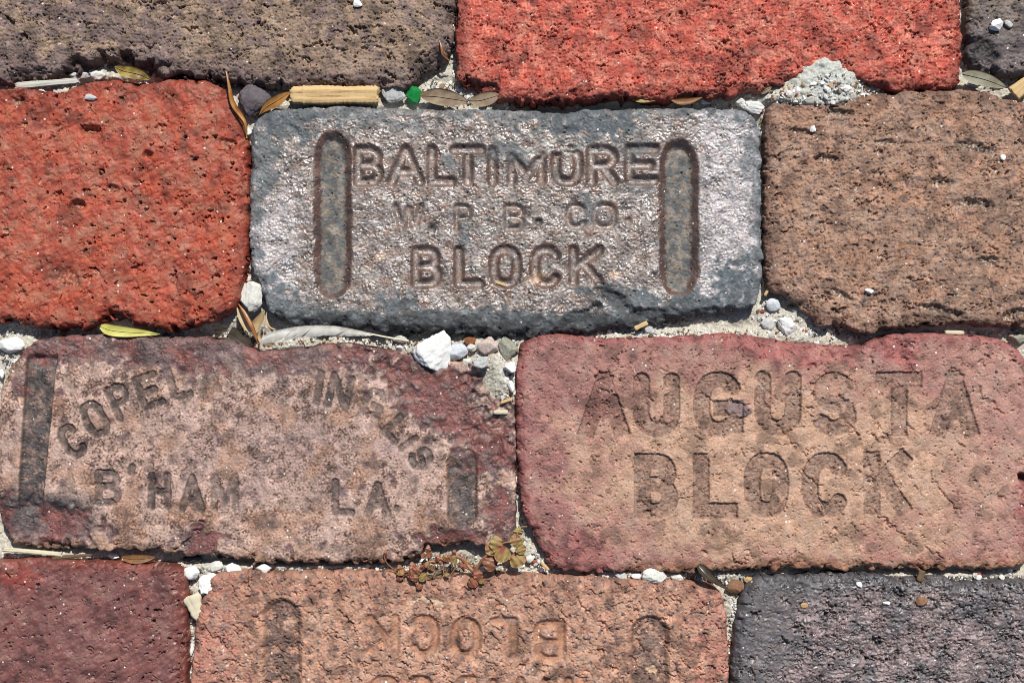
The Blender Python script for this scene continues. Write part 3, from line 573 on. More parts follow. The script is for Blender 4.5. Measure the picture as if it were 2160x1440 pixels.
build_brick("paving_brick", "rough brown and purplish brick at the top left with a chipped lower edge",
    [(-125, -300), (400, -303), (945, -298), (962, -280), (960, 0), (957, 60), (950, 104), (932, 132), (902, 158), (872, 174), (830, 183), (740, 186), (640, 184), (575, 184), (520, 174), (470, 166), (400, 161), (330, 158), (290, 150), (240, 147), (190, 152), (130, 155), (60, 170), (0, 173), (-110, 172), (-135, 140), (-135, -270)], p_topleft, M_CLAY, 1, R=30, Rb=27)
build_brick("paving_brick", "bright red wire-cut brick at the top with pale sand spilled over its lower edge",
    [(985, -300), (1500, -302), (2010, -298), (2030, -280), (2030, 0), (2032, 60), (2030, 150), (2020, 180), (1990, 190), (1930, 193), (1880, 189), (1830, 178), (1760, 172), (1690, 172), (1640, 184), (1580, 195), (1500, 206), (1450, 204), (1400, 211), (1340, 206), (1280, 207), (1200, 213), (1120, 217), (1080, 213), (1040, 204), (990, 188), (966, 160), (961, 100), (964, 0), (968, -280)], p_red_top, M_CLAY, 2, R=22, Rb=24)
build_brick("paving_brick", "dark grey-brown brick in the top right corner carrying a small white cube of stone",
    [(2058, -300), (2600, -300), (3110, -298), (3120, -270), (3120, 140), (3100, 165), (2600, 168), (2300, 166), (2160, 163), (2115, 158), (2072, 147), (2048, 132), (2042, 100), (2044, 0), (2042, -270)], p_dark_top, M_CLAY, 3, R=26, Rb=24)
build_brick("paving_brick", "orange-red brick with small pits, left of the glazed lettered brick",
    [(-540, 190), (-200, 182), (0, 188), (40, 182), (80, 188), (120, 191), (160, 180), (200, 170), (260, 168), (310, 173), (360, 165), (410, 165), (448, 172), (474, 190), (494, 222), (508, 262), (520, 305), (525, 350), (522, 420), (521, 500), (516, 570), (504, 635), (472, 665), (430, 682), (390, 692), (340, 696), (290, 690), (258, 674), (225, 672), (200, 688), (150, 692), (80, 690), (20, 680), (-200, 684), (-540, 680), (-560, 660), (-560, 210)], p_red_left, M_SMOOTH, 4, R=22, Rb=27)
build_brick("paving_brick", "silvery glazed brick stamped BALTIMORE W.P.B.CO. BLOCK with two long oval grooves",
    [(538, 256), (566, 232), (620, 226), (720, 223), (900, 228), (1100, 231), (1145, 236), (1190, 237), (1250, 230), (1400, 226), (1500, 226), (1560, 231), (1592, 246), (1605, 280), (1607, 350), (1608, 450), (1610, 560), (1606, 610), (1594, 642), (1565, 656), (1500, 668), (1400, 686), (1300, 692), (1250, 702), (1100, 709), (1000, 707), (850, 701), (760, 692), (650, 690), (600, 682), (568, 655), (550, 605), (530, 565), (523, 500), (525, 400), (527, 330), (529, 285)], p_glazed, M_GLAZE, 5, R=20, Rb=32, ragged=.8)
build_brick("paving_brick", "tan-brown wire-cut brick on the right, its lower left corner broken away at a slant",
    [(1617, 245), (1626, 221), (1652, 208), (1700, 206), (1760, 201), (1820, 197), (1900, 191), (1990, 190), (2035, 187), (2070, 192), (2110, 202), (2160, 210), (2400, 212), (2680, 214), (2700, 240), (2700, 660), (2680, 690), (2400, 692), (2160, 688), (2100, 690), (2000, 684), (1900, 694), (1820, 702), (1765, 693), (1722, 674), (1690, 646), (1660, 626), (1628, 612), (1618, 590), (1613, 530), (1612, 400), (1614, 300)], p_brown_right, M_CLAY, 6, R=20, Rb=26)
build_brick("paving_brick", "worn pinkish brick with curved COPELAND INGLIS stamping and a broken dark red corner",
    [(14, 788), (34, 752), (58, 728), (92, 713), (140, 708), (250, 706), (350, 711), (440, 710), (500, 720), (540, 738), (590, 738), (650, 730), (720, 723), (780, 731), (840, 742), (900, 758), (960, 762), (1030, 768), (1070, 800), (1083, 850), (1087, 920), (1089, 1000), (1088, 1080), (1086, 1132), (1068, 1149), (990, 1151), (912, 1150), (896, 1163), (868, 1177), (810, 1187), (700, 1190), (600, 1188), (500, 1182), (400, 1170), (300, 1162), (200, 1160), (100, 1156), (34, 1150), (10, 1125), (-6, 1080), (-12, 1000), (-10, 900), (-2, 830)], p_copeland, M_SMOOTH, 7, R=18, Rb=18)
build_brick("paving_brick", "salmon and tan brick stamped with large sunken letters AUGUSTA BLOCK",
    [(1094, 745), (1110, 717), (1140, 704), (1200, 705), (1280, 712), (1400, 710), (1500, 703), (1560, 703), (1620, 712), (1680, 724), (1760, 728), (1815, 727), (1850, 713), (1900, 704), (2000, 704), (2080, 708), (2130, 722), (2162, 750), (2182, 800), (2192, 950), (2188, 1120), (2175, 1180), (2140, 1199), (2000, 1203), (1800, 1201), (1600, 1203), (1450, 1206), (1300, 1208), (1185, 1203), (1152, 1182), (1130, 1140), (1106, 1092), (1100, 1060), (1091, 980), (1088, 850)], p_augusta, M_SMOOTH, 8, R=20, Rb=24, ragged=.8)
build_brick("paving_brick", "dark plum-red smooth brick in the bottom left corner with tiny pits",
    [(-680, 1190), (-300, 1182), (0, 1184), (60, 1178), (200, 1186), (300, 1190), (365, 1195), (388, 1212), (391, 1300), (393, 1380), (391, 1440), (389, 1640), (370, 1662), (-300, 1666), (-690, 1660), (-700, 1640), (-700, 1210)], p_dark_red, M_SMOOTH, 9, R=14, Rb=21, ragged=.6)
build_brick("paving_brick", "tan orange brick at the bottom with the word BLOCK stamped upside down",
    [(416, 1290), (432, 1240), (452, 1216), (500, 1205), (600, 1208), (700, 1204), (820, 1206), (900, 1213), (1000, 1213), (1100, 1211), (1250, 1218), (1400, 1225), (1480, 1229), (1520, 1250), (1534, 1300), (1540, 1440), (1540, 1670), (1520, 1690), (1000, 1694), (430, 1690), (408, 1670), (402, 1440), (406, 1340)], p_rotated, M_SMOOTH, 10, R=22, Rb=24, ragged=.8)
build_brick("paving_brick", "dark slate and purplish rough brick in the bottom right corner",
    [(1556, 1300), (1572, 1244), (1600, 1219), (1650, 1216), (1720, 1212), (1800, 1210), (1900, 1218), (1985, 1216), (2020, 1230), (2060, 1226), (2160, 1225), (2400, 1226), (2620, 1230), (2640, 1260), (2640, 1670), (2620, 1694), (2000, 1696), (1560, 1694), (1546, 1670), (1544, 1440), (1548, 1380)], p_slate, M_GLAZE, 11, R=26, Rb=24)

# ------------------------------------------------------------------ sand in the joints
SBUMP = [(1742, 168, 84, 66, 66), (1720, 205, 130, 22, 18), (1650, 205, 60, 20, 20), (930, 200, 50, 40, 14), (1450, 712, 330, 16, 22), (1700, 690, 70, 50, 8), (1060, 800, 45, 70, 32), (1010, 750, 60, 35, 16), (1500, 668, 200, 16, 6),
         (1615, 430, 10, 160, 14), (1095, 960, 12, 100, 8), (220, 158, 80, 14, 16), (1150, 1175, 40, 30, 16), (1350, 1217, 200, 12, 20), (1900, 1212, 320, 16, 18), (1545, 1280, 20, 50, 14), (430, 1240, 30, 60, 8), (400, 1195, 200, 12, 10), (500, 720, 60, 20, 8), (30, 760, 40, 50, 6),
         (900, 1180, 90, 20, 10), (530, 420, 12, 120, 6), (700, 215, 160, 14, 8), (700, 1200, 200, 10, 14), (100, 1175, 140, 12, 12), (2060, 1218, 100, 14, 6),
         (260, 700, 260, 14, -24), (400, 168, 420, 12, -20), (1280, 218, 230, 12, -22), (560, 1187, 300, 9, -16), (1850, 1205, 320, 8, -16), (1900, 704, 200, 12, -10), (900, 704, 250, 8, -8)]
def sand_level(X, Y):
    z = np.full(np.shape(X), -45.0)
    for cx, cy, rx, ry, a in SBUMP: z = z + a * np.exp(-((X - cx) / rx) ** 2 - ((Y - cy) / ry) ** 2)
    return np.minimum(z, 2.0 + 2.5 * np.exp(-((X - 1745) / 85) ** 2 - ((Y - 165) / 70) ** 2))
xs = axis(-3000, 5200, FX0, FX1, 2.2, 24); ys = axis(-2600, 4000, FY0, FY1, 2.2, 24)
X, Y = np.meshgrid(xs.astype(np.float32), ys.astype(np.float32))
lump = sst(.9, 1.5, N('f14', X, Y, 31)); lump2 = sst(1.1, 1.6, N('f9', X, Y, 33))
Z = sand_level(X, Y) + 1.8 * N('mud', X, Y, 30) + 1.1 * N('frs', X, Y, 32) + .75 * N('f5', X, Y, 34) + .6 * N('f9', X, Y, 36) + (2.6 * lump + 1.6 * lump2) * sst(.6, 1.2, ell(X, Y, 1745, 150, 110, 90)) + (1 - sst(.5, 1.2, ell(X, Y, 1745, 150, 130, 100))) * (1.2 * N('f24', X, Y, 39) + .9 * N('frs', X, Y, 40))
C = col0(X, (204, 199, 184)); C = mix(C, (172, 164, 148), sst(-.2, 1.4, N('f50', X, Y, 31) + .5 * N('f9', X, Y, 35)) * .5)
C = mix(C, (232, 230, 222), lump * .7); C = mix(C, (120, 110, 98), sst(1.5, 2.0, N('f9', X, Y, 37)) * .6)
C = mix(C, (196, 198, 190), 1 - sst(.5, 1, ell(X, Y, 1745, 150, 110, 100)))
org = np.zeros(X.shape, np.float32)
for cx, cy, rx, ry in ((930, 1190, 90, 30), (520, 700, 40, 40), (1065, 860, 30, 25)): org = np.maximum(org, 1 - sst(.4, 1.1, ell(X, Y, cx, cy, rx, ry)))
C = mix(C, (96, 80, 64), org * sst(-.6, .5, N('f9', X, Y, 38)) * .75)
idx = np.arange(X.size).reshape(X.shape)
F = np.stack([idx[1:, :-1].ravel(), idx[1:, 1:].ravel(), idx[:-1, 1:].ravel(), idx[:-1, :-1].ravel()], 1)
o = mesh_np("sand_ground", np.stack([(X - 1080).ravel() * S, -(Y - 720).ravel() * S, Z.ravel() * S], 1), F, M_SAND)
add_col(o, alb(C.reshape(-1, 3)), np.full(X.size, .92, np.float32)); o['kind'] = 'structure'
o['label'] = "pale grey sand filling the joints between the bricks"

# loose grit lying in the joints: nobody could count it
rng = np.random.default_rng(5)
phi = (1 + 5 ** .5) / 2
ICO = np.array([(-1, phi, 0), (1, phi, 0), (-1, -phi, 0), (1, -phi, 0), (0, -1, phi), (0, 1, phi), (0, -1, -phi), (0, 1, -phi), (phi, 0, -1), (phi, 0, 1), (-phi, 0, -1), (-phi, 0, 1)]) / math.hypot(1, phi)
IF = np.array([(0, 11, 5), (0, 5, 1), (0, 1, 7), (0, 7, 10), (0, 10, 11), (1, 5, 9), (5, 11, 4), (11, 10, 2), (10, 7, 6), (7, 1, 8), (3, 9, 4), (3, 4, 2), (3, 2, 6), (3, 6, 8), (3, 8, 9), (4, 9, 5), (2, 4, 11), (6, 2, 10), (8, 6, 7), (9, 8, 1)])
def grit_points():
    P = []
    J = [(0, 175, 960, 190, 10, 260), (960, 215, 1640, 216, 9, 260), (1640, 195, 1850, 185, 25, 330), (1840, 185, 2160, 180, 10, 120), (960, 0, 962, 190, 6, 90), (905, 190, 985, 190, 22, 120), (2036, 0, 2036, 150, 5, 60),
         (524, 280, 526, 640, 6, 170), (0, 700, 560, 705, 10, 220), (540, 720, 860, 722, 12, 200), (860, 740, 1090, 745, 30, 420), (1075, 760, 1075, 880, 18, 170), (1100, 705, 1800, 700, 9, 340), (1600, 660, 1760, 700, 28, 170), (1800, 712, 2160, 700, 9, 140), (1611, 230, 1612, 650, 6, 190),
         (1093, 880, 1100, 1120, 5, 90), (0, 1168, 400, 1185, 9, 180), (400, 1195, 840, 1200, 10, 260), (840, 1195, 1140, 1190, 22, 300), (1100, 1130, 1160, 1210, 16, 110), (1150, 1212, 1540, 1218, 8, 240), (1540, 1220, 2160, 1214, 10, 300), (396, 1200, 410, 1440, 9, 190), (1548, 1250, 1540, 1440, 7, 120), (0, 720, 40, 780, 16, 60), (1640, 208, 1850, 200, 12, 60)]
    for x0, y0, x1, y1, s, n in J:
        t = rng.random(n); P.append(np.stack([x0 + (x1 - x0) * t + rng.normal(0, s * .6, n), y0 + (y1 - y0) * t + rng.normal(0, s * .6, n)], 1))
    return np.concatenate(P)
P = grit_points(); n = len(P)
r = np.exp(rng.normal(math.log(2.3), .42, n)).clip(1.0, 6.2)
V = ICO[None] * (1 + .22 * rng.standard_normal((n, 12, 1))) * (r[:, None, None] * (1 + .28 * rng.standard_normal((n, 1, 3))).clip(.5, 1.6))
a = rng.random(n) * 6.28; ca, sa = np.cos(a)[:, None], np.sin(a)[:, None]
V = np.stack([V[..., 0] * ca - V[..., 1] * sa, V[..., 0] * sa + V[..., 1] * ca, V[..., 2] * .75], -1)
zz = sand_level(P[:, 0], P[:, 1]) + r * .35 + 1.5
V[..., 0] += ((P[:, 0] - 1080) * (1 - zz * S / CAMH))[:, None]; V[..., 1] += (-(P[:, 1] - 720) * (1 - zz * S / CAMH))[:, None]; V[..., 2] += zz[:, None]
pal = np.array([(242, 241, 236), (232, 230, 222), (205, 204, 198), (170, 168, 164), (186, 160, 128), (120, 92, 66), (92, 86, 84), (160, 88, 74), (225, 222, 214)], float)
ci = rng.choice(len(pal), n, p=[.2, .17, .16, .12, .09, .07, .06, .04, .09])
F = (IF[None] + 12 * np.arange(n)[:, None, None]).reshape(-1, 3)
o = mesh_np("grit", V.reshape(-1, 3) * S, F, M_GRIT, smooth=False)
add_col(o, alb(np.repeat(pal[ci] * (1 + .06 * rng.standard_normal((n, 1))), 12, 0).clip(5, 250)), np.full(n * 12, .85)); tag(o, "fine pale grit and broken shell scattered over the joint sand", "grit", kind="stuff")

# ------------------------------------------------------------------ loose stones
import bmesh
_ic = {}
def ico(sub):
    if sub not in _ic:
        bm = bmesh.new(); bmesh.ops.create_icosphere(bm, subdivisions=sub, radius=1)
        _ic[sub] = (np.array([v.co[:] for v in bm.verts]), np.array([[v.index for v in f.verts] for f in bm.faces])); bm.free()
    return _ic[sub]
def n3(P, rg, k, m=14):
    out = np.zeros(len(P))
    for _ in range(m):
        d = rg.standard_normal(3) * k; out += np.sin(P @ d + rg.random() * 6.28)
    return out / math.sqrt(m / 2)
def ztop(px, py, on): return 0.0 if on == 'b' else float(sand_level(np.float64(px), np.float64(py)))
def stone(name, label, px, py, w_, h_, hz, mat, seed, rot=0, on='s', cuts=11, smooth=.18, rough=.05, lift=0, cat="stone", group=None, sink=.22):
    rg = np.random.default_rng(seed); sub = 5 if max(w_, h_) > 45 else 4
    D, F = ico(sub)
    nrm = rg.standard_normal((cuts, 3)); nrm /= np.linalg.norm(nrm, axis=1)[:, None]
    c = .46 + .36 * rg.random(cuts)
    dots = D @ nrm.T
    rr = np.where(dots > .05, c[None] / np.maximum(dots, .05), 9).min(1); rr = np.minimum(rr, 1.05)
    rr = (1 - smooth) * rr + smooth * .85
    V = D * rr[:, None]; V = V / np.array([V[:, 0].max() - V[:, 0].min(), V[:, 1].max() - V[:, 1].min(), V[:, 2].max() - V[:, 2].min()])
    nn_ = n3(D, rg, 2.6) * rough * .6 + n3(D, rg, 6) * rough * .45 + n3(D, rg, 14) * rough * .3 + n3(D, rg, 30) * rough * .16
    V = V * (1 + nn_)[:, None] * np.array([w_, h_, hz])
    r = math.radians(-rot); V = np.stack([V[:, 0] * math.cos(r) - V[:, 1] * math.sin(r), V[:, 0] * math.sin(r) + V[:, 1] * math.cos(r), V[:, 2]], 1)
    zc = ztop(px, py, on) + hz * (.5 - sink) + lift
    k = 1 - zc * S / CAMH
    o = mesh_np(name, V * S, F, mat, loc=((px - 1080) * S * k, -(py - 720) * S * k, zc * S))
    return tag(o, label, cat, group)
WH = stone_mat("chalk_white", (250, 249, 245), mott=.05, bump=.6); OW = stone_mat("shell_white", (226, 224, 216), mott=.12); LG = stone_mat("pale_grey_stone", (196, 196, 194), mott=.18)
BG = stone_mat("bluish_white_stone", (212, 216, 222), mott=.1); DG = stone_mat("dark_slag", (104, 96, 100), mott=.25, bump=.9, rough=.7); PK = stone_mat("pinkish_grey_stone", (206, 186, 176), mott=.2)
GG = stone_mat("mossy_grey_stone", (160, 158, 142), mott=.35, bump=.9); BR = stone_mat("brown_stone", (140, 104, 80), mott=.3); TN = stone_mat("tan_chip", (196, 160, 112), mott=.2); BK = stone_mat("black_glassy_stone", (22, 24, 28), rough=.12, mott=.1, bump=.1, spec=.8)
RB = stone_mat("rust_brown_flake", (146, 96, 62), mott=.25)

stone("stone", "large chalk-white craggy stone under the glazed brick, biggest of the white stones", 906, 742, 86, 90, 46, WH, 121, rot=20, cuts=15, rough=.055, lift=24, smooth=.1)
stone("pebble", "dark grey rounded lump of slag wedged beside the curled leaf at the top left joint", 533, 213, 74, 68, 36, DG, 22, lift=10, cuts=14, smooth=.3)
stone("stone", "white angular stone at the glazed brick's lower left corner", 530, 622, 58, 62, 34, OW, 23, rot=20, lift=14, cuts=9)
stone("stone", "off-white lump between the wooden stick and the green glass", 829, 202, 52, 40, 28, LG, 24, lift=8)
stone("stone", "white oval stone by the top right corner of the glazed brick", 1590, 225, 48, 26, 20, WH, 25, rot=12, lift=10)
stone("stone", "small white nub just left of the white oval stone above the glazed brick", 1561, 216, 22, 20, 15, OW, 26, lift=6)
stone("stone", "little white chip beside the curled leaf rim under the top red brick", 1487, 214, 24, 14, 12, WH, 27, lift=6)
stone("stone", "white cube-shaped stone lying on the dark top right brick", 2100, 52, 24, 26, 18, WH, 28, rot=20, on='b', cuts=6, smooth=.05, sink=.1)
stone("stone", "small grey chip beside the white cube of stone at the top right", 2126, 50, 18, 16, 10, LG, 29, on='b', sink=.15)
stone("stone", "bluish white faceted stone right below the glazed brick's lower right corner", 1630, 641, 32, 30, 22, BG, 30, lift=6, cuts=8)
stone("stone", "flat light grey stone in the sand, between the bluish one and the bright white one", 1619, 681, 30, 28, 12, LG, 31, rot=25, lift=2, cuts=8)
stone("stone", "bright white angular stone in the sand left of the slanted broken brick corner", 1664, 688, 46, 38, 22, WH, 32, rot=15, lift=5, cuts=9)
stone("stone", "smooth bluish white stone touching the large chalk-white stone on its right", 966, 744, 44, 38, 26, BG, 33, lift=12, cuts=9)
stone("stone", "angular pinkish grey stone under the glazed brick, right of the rust-brown flake", 1028, 727, 44, 42, 26, PK, 34, rot=30, lift=10, cuts=8, smooth=.06)
stone("stone", "white pebble below the rust-brown flake in the stone-filled joint", 997, 734, 20, 18, 14, OW, 35, lift=12)
stone("flake", "rust-brown flake between the bluish white stone and the pinkish stone", 990, 717, 24, 20, 7, RB, 36, lift=10, cat="flake", cuts=7)
stone("stone", "speckled greenish grey rough stone by the top left corner of the AUGUSTA brick", 1072, 738, 44, 50, 26, GG, 37, lift=6, cuts=8)
stone("stone", "white block of stone directly below the speckled greenish grey stone", 1077, 775, 28, 24, 20, WH, 38, lift=12, cuts=7)
stone("stone", "upright narrow white stone in the joint against the AUGUSTA brick's left edge", 1078, 815, 15, 26, 14, WH, 39, lift=6)
stone("stone", "grey-white crumbly stone low in the stone-filled joint", 1013, 764, 34, 26, 18, LG, 40, lift=18, rough=.1)
stone("stone", "white crumb left of the grey-white crumbly stone in the joint", 986, 766, 22, 20, 15, OW, 41, lift=18)
stone("flake", "tan flat flake right below the large chalk-white stone", 946, 771, 24, 13, 6, TN, 42, rot=-10, lift=24, cat="flake")
stone("stone", "dull white lump at the quill end of the feather", 842, 714, 34, 20, 14, OW, 43, lift=6)
stone("stone", "tiny white pebble beneath the quill end of the feather", 842, 734, 15, 12, 9, WH, 44, lift=10)
stone("stone", "greyish brown stone under the glazed brick, above the bluish white stone", 966, 709, 30, 14, 12, GG, 45, lift=4)
stone("stone", "white stone at the left frame edge between orange-red and COPELAND bricks, uppermost", 20, 727, 62, 34, 22, WH, 46, rot=-8, lift=6)
stone("stone", "small white stone at the left frame edge by the COPELAND brick", 2, 789, 14, 22, 14, WH, 47, lift=6)
stone("stone", "squarish white stone at the top of the joint beside the plum-red brick's corner", 407, 1206, 34, 30, 20, WH, 48, cuts=7, lift=8)
stone("stone", "ribbed wedge-shaped white stone, middle of the row above the upside down BLOCK brick's corner", 456, 1192, 30, 24, 16, OW, 49, rot=-35, lift=8)
stone("stone", "rounded white stone right of the ribbed wedge-shaped one", 487, 1199, 36, 28, 20, WH, 50, lift=8)
stone("stone", "oval white stone on the upper edge of the upside down BLOCK brick", 555, 1197, 36, 20, 16, WH, 51, lift=12)
stone("stone", "lumpy irregular white stone at the upside down BLOCK brick's top left corner", 441, 1234, 54, 44, 24, WH, 52, rot=-30, cuts=12, rough=.12, lift=14)
stone("stone", "little white pebble in the dark joint above the plum-red brick", 240, 1172, 22, 13, 11, WH, 53, lift=4)
stone("pebble", "glossy black bead-like pebble in the joint below the COPELAND brick", 406, 1178, 42, 20, 18, BK, 54, lift=4, cuts=16, smooth=.7, rough=.01)
stone("stone", "narrow upright white stone in the joint right of the plum-red brick near the bottom", 404, 1371, 10, 24, 10, WH, 55, lift=6)
stone("stone", "white-grey chunk below the AUGUSTA brick, biggest of the row there", 1379, 1213, 54, 32, 24, OW, 56, lift=12, cuts=10)
stone("stone", "grey-white stone left of the biggest chunk below the AUGUSTA brick", 1311, 1213, 28, 17, 13, LG, 57, lift=4)
stone("stone", "flat white stone between the grey-white stone and the biggest chunk below the AUGUSTA brick", 1341, 1215, 24, 13, 11, WH, 58, lift=4)
stone("stone", "small off-white stone right of the biggest chunk below the AUGUSTA brick", 1430, 1217, 26, 15, 13, OW, 59, lift=6)
stone("stone", "brown sliver of stone below the AUGUSTA brick, right of the weed", 1235, 1209, 27, 9, 8, BR, 60, lift=4)
stone("stone", "round rusty brown pebble beside the dark folded leaf", 1550, 1238, 38, 30, 24, BR, 61, lift=8, cuts=16, smooth=.4)
stone("stone", "small tan oval pebble right of the round rusty brown one", 1579, 1223, 22, 13, 11, TN, 62, lift=6)
stone("stone", "tiny white triangular chip on the dark slate brick", 1813, 1231, 14, 12, 8, WH, 63, on='b', cuts=6, sink=.1, lift=-4)
stone("stone", "tiny white bar-shaped chip on the dark slate brick", 1868, 1271, 18, 8, 7, WH, 64, on='b', sink=.1)
stone("stone", "small brown-grey chip on the dark slate brick", 1942, 1267, 24, 20, 11, BR, 65, on='b', sink=.1, cuts=7)
stone("flake", "tan leaf crumb on the dark slate brick", 1698, 1276, 17, 12, 3, TN, 66, on='b', sink=0, cat="flake", cuts=6)
stone("stone", "white square crumb in the sand between the weed and the AUGUSTA brick", 1118, 1177, 19, 18, 12, OW, 67, lift=3, cuts=6)
stone("stone", "tiny round white pebble on the top left brick by the frame's top edge", 754, 8, 19, 15, 9, WH, 68, on='b', sink=.2)
stone("stone", "white oval grain on the tan-brown brick near its broken corner", 1835, 614, 20, 11, 8, WH, 69, on='b', sink=.15, rot=15)
stone("stone", "white grain at the upper left of the tan-brown brick", 1715, 272, 13, 14, 8, WH, 70, on='b', sink=.2)
stone("stone", "white grain high on the right of the tan-brown brick", 2115, 332, 12, 13, 8, WH, 71, on='b', sink=.2)
stone("stone", "grey limestone bit sunk in the orange-red brick near its upper edge", 190, 205, 26, 15, 9, LG, 72, on='b', sink=.45)
stone("stone", "white round pebble in the vertical joint left of the top red brick", 951, 92, 15, 14, 12, WH, 73, lift=16)
stone("stone", "tiny white pebble high in the vertical joint left of the top red brick", 955, 58, 10, 12, 10, WH, 74, lift=16)
stone("stone", "white speck of stone where the curled leaf tip meets the glazed brick", 524, 278, 13, 17, 10, WH, 75, lift=12)
stone("stone", "speckled grey chip at the far right below the tan-brown brick", 2148, 714, 44, 24, 18, GG, 76, lift=6)
stone("stone", "white round grain in the joint near the bottom right, left of its twin", 2064, 1217, 13, 12, 10, WH, 77, lift=4)
stone("stone", "white round grain in the joint near the bottom right, right of its twin", 2112, 1216, 14, 12, 10, OW, 78, lift=4)
stone("stone", "white pebble beside a tan splinter under the glazed brick's torn lower edge", 1336, 689, 15, 14, 10, WH, 79, lift=4)
stone("stone", "pale grey lump right of the tan splinter under the glazed brick's torn lower edge", 1370, 694, 34, 22, 14, LG, 80, lift=3)
stone("stone", "small dark brown nut-like crumb at the AUGUSTA brick's upper left edge", 1115, 704, 18, 20, 14, BR, 81, lift=12)
stone("stone", "grey stone in the joint by the dark top right brick's leaf", 2052, 178, 34, 16, 12, LG, 82, lift=2)
stone("stone", "shaded grey shard beneath the white grooved driftwood at the top left", 163, 158, 50, 15, 10, LG, 83, lift=6)
stone("stone", "white sandy crumb patch stone between the driftwood and the spotted leaf", 208, 160, 34, 20, 12, OW, 84, lift=14, rough=.12)

# ------------------------------------------------------------------ green glass
def glass_mat():
    m = bpy.data.materials.new("green_glass"); t, nn, L, p = nodes(m)
    p.inputs["Base Color"].default_value = (.03, .42, .10, 1); p.inputs["Roughness"].default_value = .08; p.inputs["Transmission Weight"].default_value = .55; p.inputs["IOR"].default_value = 1.5
    n = nn.new("ShaderNodeTexNoise"); n.inputs["Scale"].default_value = 500; tc = nn.new("ShaderNodeTexCoord"); L.new(tc.outputs["Object"], n.inputs["Vector"])
    b = nn.new("ShaderNodeBump"); b.inputs["Strength"].default_value = .5; b.inputs["Distance"].default_value = .0005; L.new(n.outputs["Fac"], b.inputs["Height"]); L.new(b.outputs[0], p.inputs["Normal"])
    return m
GL = glass_mat()
g = stone("glass_shard", "bright green shard of bottle glass in the joint above the glazed brick", 875, 198, 36, 36, 22, GL, 93, cuts=13, smooth=0, rough=.03, lift=10, cat="glass shard")
for p_ in g.data.polygons: p_.use_smooth = False

# ------------------------------------------------------------------ leaves, twigs, wood, feather
def path(pts, n):
    P = np.array(pts, float); m = len(P); ext = np.vstack([2 * P[0] - P[1], P, 2 * P[-1] - P[-2]])
    t = np.linspace(0, m - 1 - 1e-6, n); out = []
    for u in t:
        i = int(u); f = u - i; p0, p1, p2, p3 = ext[i], ext[i + 1], ext[i + 2], ext[i + 3]
        out.append(.5 * (2 * p1 + (-p0 + p2) * f + (2 * p0 - 5 * p1 + 4 * p2 - p3) * f * f + (-p0 + 3 * p1 - 3 * p2 + p3) * f ** 3))
    return np.array(out)
def to_world(P):
    P = np.asarray(P, float); k = 1 - P[..., 2:3] * S / CAMH
    return np.concatenate([(P[..., 0:1] - 1080) * k, -(P[..., 1:2] - 720) * k, P[..., 2:3]], -1) * S
def leaf_mat(name, rgb, rgb2, rough=.55, vein=True, trans=0.15):
    m = bpy.data.materials.new(name); t, nn, L, p = nodes(m)
    tc = nn.new("ShaderNodeTexCoord"); n = nn.new("ShaderNodeTexNoise"); n.inputs["Scale"].default_value = 260; n.inputs["Detail"].default_value = 5
    L.new(tc.outputs["Object"], n.inputs["Vector"]); cr = nn.new("ShaderNodeValToRGB"); cr.color_ramp.elements[0].position = .35; cr.color_ramp.elements[1].position = .65
    cr.color_ramp.elements[0].color = (*[float(v) for v in alb(rgb)], 1); cr.color_ramp.elements[1].color = (*[float(v) for v in alb(rgb2)], 1)
    L.new(n.outputs["Fac"], cr.inputs[0]); L.new(cr.outputs[0], p.inputs["Base Color"]); p.inputs["Roughness"].default_value = rough
    n2 = nn.new("ShaderNodeTexNoise"); n2.inputs["Scale"].default_value = 1200; L.new(tc.outputs["Object"], n2.inputs["Vector"])
    b = nn.new("ShaderNodeBump"); b.inputs["Strength"].default_value = .35; b.inputs["Distance"].default_value = .0002; L.new(n2.outputs["Fac"], b.inputs["Height"]); L.new(b.outputs[0], p.inputs["Normal"])
    return m
